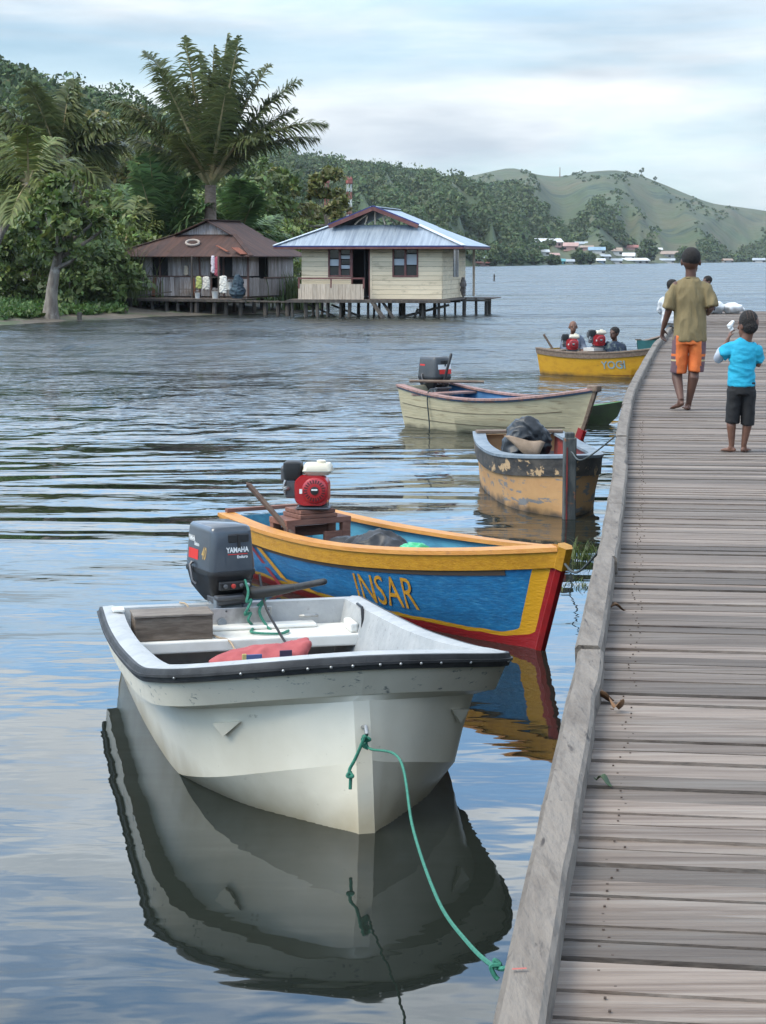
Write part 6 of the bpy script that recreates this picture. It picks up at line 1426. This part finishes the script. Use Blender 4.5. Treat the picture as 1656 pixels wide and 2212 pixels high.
def seated(label, loc, rot, m_shirt, m_pants, skin, lean=.0, bald=False, drop=.35, scale=1.0, turn=0.0, hang=False):
    o = thing('person', label, 'person', loc, rot, None, scale); f = V((math.sin(turn), math.cos(turn), 0)); hc = V((0, .02 + lean, .745))
    def body(m_):
        head(m_, hc, 1.12, f, (0, lean * .7, .53))
        m_.tube([(0, 0, .06), (0, .0, .22), (0, lean * .5, .42), (0, lean * .7, .55)], [(.16, .12), (.15, .11), (.17, .11), (.07, .06)], 16, ref=(1, 0, 0))
        for sx in (1, -1):
            m_.tube([(sx * .16, lean * .7, .50), (sx * .23, .08, .27), (sx * .13, .32, .20), (sx * .12, .36, .20)], [.055, .044, .032, .026], 10, dome=True); hand(m_, (sx * .12, .36, .20), (-.2 * sx, 1, -.15), (-sx, .2, .3), 1.1, .5)
            m_.tube([(sx * .09, .02, .08), (sx * .13, .40, .10), (sx * .12, .42, .04), (sx * .11, .40, -drop)], [.09, .065, .06, .038], 12); foot(m_, (sx * .11, .40, -drop + .02), (sx * .11, .36, -drop), (sx * .13, .60, -drop), 1.15)
    fuse('body', body, .011, skin, o, 4)
    if bald: fuse('hair', lambda m_: m_.ball(hc + V((0, 0, .012)) - f * .028, (.094, .098, .080), 16, 10), .010, M_hair, o, 3)
    else: fuse('hair', lambda m_: m_.ball(hc + V((0, 0, .048)) - f * .026, (.100, .108, .095), 16, 10), .010, M_hair, o, 3, wrinkle=.008, wscale=30)
    face_bits(o, hc, 1.12, f)
    fuse('shirt', lambda m_: (m_.tube([(0, 0, .05), (0, 0, .24), (0, lean * .5, .42), (0, lean * .7, .52), (0, lean * .7, .57)], [(.185, .145), (.175, .135), (.19, .13), (.15, .10), (.07, .065)], 18, ref=(1, 0, 0)),
        [m_.tube([(sx * .12, lean * .7, .52), (sx * .19, lean * .6, .45), (sx * .235, .06, .30), (sx * .20, .20, .23)], [.07, .075, .068, .055], 12) for sx in (1, -1)]), .012, m_shirt, o, 3, wrinkle=.010, wscale=9)
    fuse('trousers', lambda m_: [m_.tube([(sx * .085, -.02, .08), (sx * .13, .39, .105), (sx * .12, .43, .03), (sx * .11, .41, -drop * .7)], [.11, .085, .08, .07], 12) for sx in (1, -1)], .012, m_pants, o, 3, wrinkle=.008, wscale=9)
    return o
M_cloth_dark = mat('dark_trousers', (.03, .032, .038), .9); M_slate = mat('slate_shirt', (.11, .13, .17), .9, (.09, .11, .15), 6, bump=.004, bscale=12)
M_pattern = mat('patterned_navy_shirt', (.018, .03, .055), .9, (.10, .13, .13), 14, lo=.5, hi=.6); M_whitecloth = mat('white_cloth', (.56, .57, .58), .9, (.48, .49, .51), 5); M_navy = mat('navy_cloth', (.012, .016, .04), .9)
p1 = at(1238, 722, 43.15); seated('balding man in slate blue shirt sitting behind the engines of the yellow boat', V((p1.x, p1.y, .26)), R(188), M_slate, M_cloth_dark, M_skin2, 0, True, .16, 1.0, .1)
p2 = at(1330, 735, 42.15); seated('dark haired man in patterned navy shirt sitting low in the yellow boat', V((p2.x, p2.y, .16)), R(150), M_pattern, M_cloth_dark, M_skin, .05, False, .04, 1.0, .25)
p3 = at(1452, 612, 38.0); seated('person in white sitting on the jetty edge, half hidden behind the boy', V((p3.x, 38.0, 1.2)), R(-25), M_whitecloth, M_whitecloth, M_skin, .02, False, .04, 1.02, 0)
p4 = at(1533, 612, 50.0); seated('person in navy and white sitting beside sacks at the jetty end', V((p4.x, 50.0, 1.14)), R(110), M_navy, M_whitecloth, M_skin, .05, False, .04, 1.05, 0)
M_sack = mat('white_sack', (.68, .68, .67), .8, (.58, .58, .57), 4, bump=.006, bscale=10)
for lab, px, py, w_, h_ in (('plump white sack lying at the far end of the jetty', 1583, 661, .27, .13), ('greyish white sack between the navy person and the plump sack', 1547, 659, .24, .15)):
    q = at(px, py, 50.5); s_ = fuse('sack', lambda m_: (m_.ball((0, 0, h_), (w_, .24, h_), 16, 10), m_.tube([(w_ * .7, 0, h_), (w_ * 1.05, 0, h_ * .7)], [(.09, .06), (.03, .03)], 10, dome=True)), .02, M_sack, None, 3, wrinkle=.03, wscale=6)
    s_.location = (q.x, 50.5, 1.10); tag(s_, lab, 'sack', 'sacks at the jetty end')

# ------------------------------------------------------------------ small things on the deck and by the water
M_dry = mat('dry_leaf', (.17, .085, .035), .7, (.09, .05, .025), 20); M_fresh = mat('green_leaf', (.035, .065, .022), .5)
def leaf(label, px, py, ln, wd, rot, m, cup):
    p = on_z(px, py, 1.106); vs, fs = [], []
    for i in range(9):
        u = i / 8; w_ = wd * math.sin(math.pi * min(1, u * .92 + .06)) ** .8
        for j in (-1, 0, 1): vs.append((ln * (u - .5), j * w_, .006 + cup * abs(j) * w_ * 1.2 + .012 * math.sin(u * 5) + cup * .5 * (u - .5) ** 2 * ln))
    for i in range(8):
        for j in range(2): fs.append((i * 3 + j, i * 3 + j + 1, i * 3 + j + 4, i * 3 + j + 3))
    mb = MB(); mb.add(vs, fs); mb.tube([(-ln * .5, 0, .008), (-ln * .75, .006, .012)], .0018, 5)
    o = mb.build('fallen_leaf', m, None, True, 180); s_ = o.modifiers.new('thick', 'SOLIDIFY'); s_.thickness = .0008
    o.location = p; o.rotation_euler = (0, 0, rot); tag(o, label, 'leaf', 'leaves lying on the jetty')
leaf('curled dry brown leaf against the jetty edge beam', 1304, 1516, .07, .022, .2, M_dry, .9)
leaf('crumpled dry leaf on the planks right of the curled brown leaf', 1333, 1534, .055, .024, 1.1, M_dry, .8)
leaf('single green leaf lying on the grey planks', 1306, 1694, .045, .013, -.6, M_fresh, .5)
leaf('tiny dry leaf on the planks farther along the edge beam', 1336, 1318, .06, .018, .1, M_dry, .6)
mr_ = MB().add([(-.02, -.006, 0), (.02, -.004, 0), (.021, .006, 0), (-.018, .005, 0)], [(0, 1, 2, 3)]).build('red_mark', mat('red_scrape', (.36, .09, .07), .8), jet)
mr_.scale = (.7, .7, 1); q = on_z(1122, 2090, 1.188); mr_.location = q + V((0, 0, -.002)); mr_.rotation_euler = (0, 0, .1)
M_weed = mat('lake_weed', (.06, .11, .025), .55, (.10, .12, .03), 3, island=.4, hue=.02, transl=.3)
def weed(label, px, py, n, h_, sp, seed):
    rg = np.random.default_rng(seed); o = thing('water_weed', label, 'weeds', on_z(px, py, 0), 0, 'water weeds by the jetty'); vs, fs = [], []
    for i in range(n):
        x, y = rg.normal(0, sp, 2); hh = h_ * rg.uniform(.3, 1.1); a = rg.uniform(0, 6.28); b_ = hh * rg.uniform(.3, 1.2); d = np.array([math.cos(a), math.sin(a)]); s_ = np.array([-d[1], d[0]]) * .006; k0 = len(vs)
        for u in np.linspace(0, 1, 5):
            p = np.array([x, y]) + d * b_ * u ** 1.6
            for q_ in (-1, 1): vs.append((*(p + s_ * q_ * (1 - u * .9)), hh * (u - .3 * u ** 3) - .01))
        for j in range(4): fs.append((k0 + 2 * j, k0 + 2 * j + 1, k0 + 2 * j + 3, k0 + 2 * j + 2))
    link('blades', np_mesh('blades', vs, fs), M_weed, o)
weed('grassy green weeds growing from the water beyond the INSAR boat bow', 1262, 1205, 130, .22, .16, 1)
weed('low green floating weeds between the INSAR boat bow and the jetty', 1236, 1268, 90, .07, .12, 2)

# ------------------------------------------------------------------ haze
if HAZE:
    hz = MB().box((200, 1300, 59), (5400, 2700, 126)).build('haze', [], None) if False else None
    me = MB().box((150, 1290, 62), (3200, 2640, 130)).mesh('haze'); hz = bpy.data.objects.new('haze', me); COL.objects.link(hz)
    m = bpy.data.materials.new('haze_air'); m.use_nodes = True; t = m.node_tree; t.nodes.clear()
    o_ = t.nodes.new('ShaderNodeOutputMaterial'); pv = t.nodes.new('ShaderNodeVolumePrincipled'); pv.inputs['Density'].default_value = HAZE; pv.inputs['Color'].default_value = (.80, .88, .97, 1); pv.inputs['Anisotropy'].default_value = .2
    t.links.new(pv.outputs[0], o_.inputs['Volume']); me.materials.append(m); tag(hz, kind='stuff')
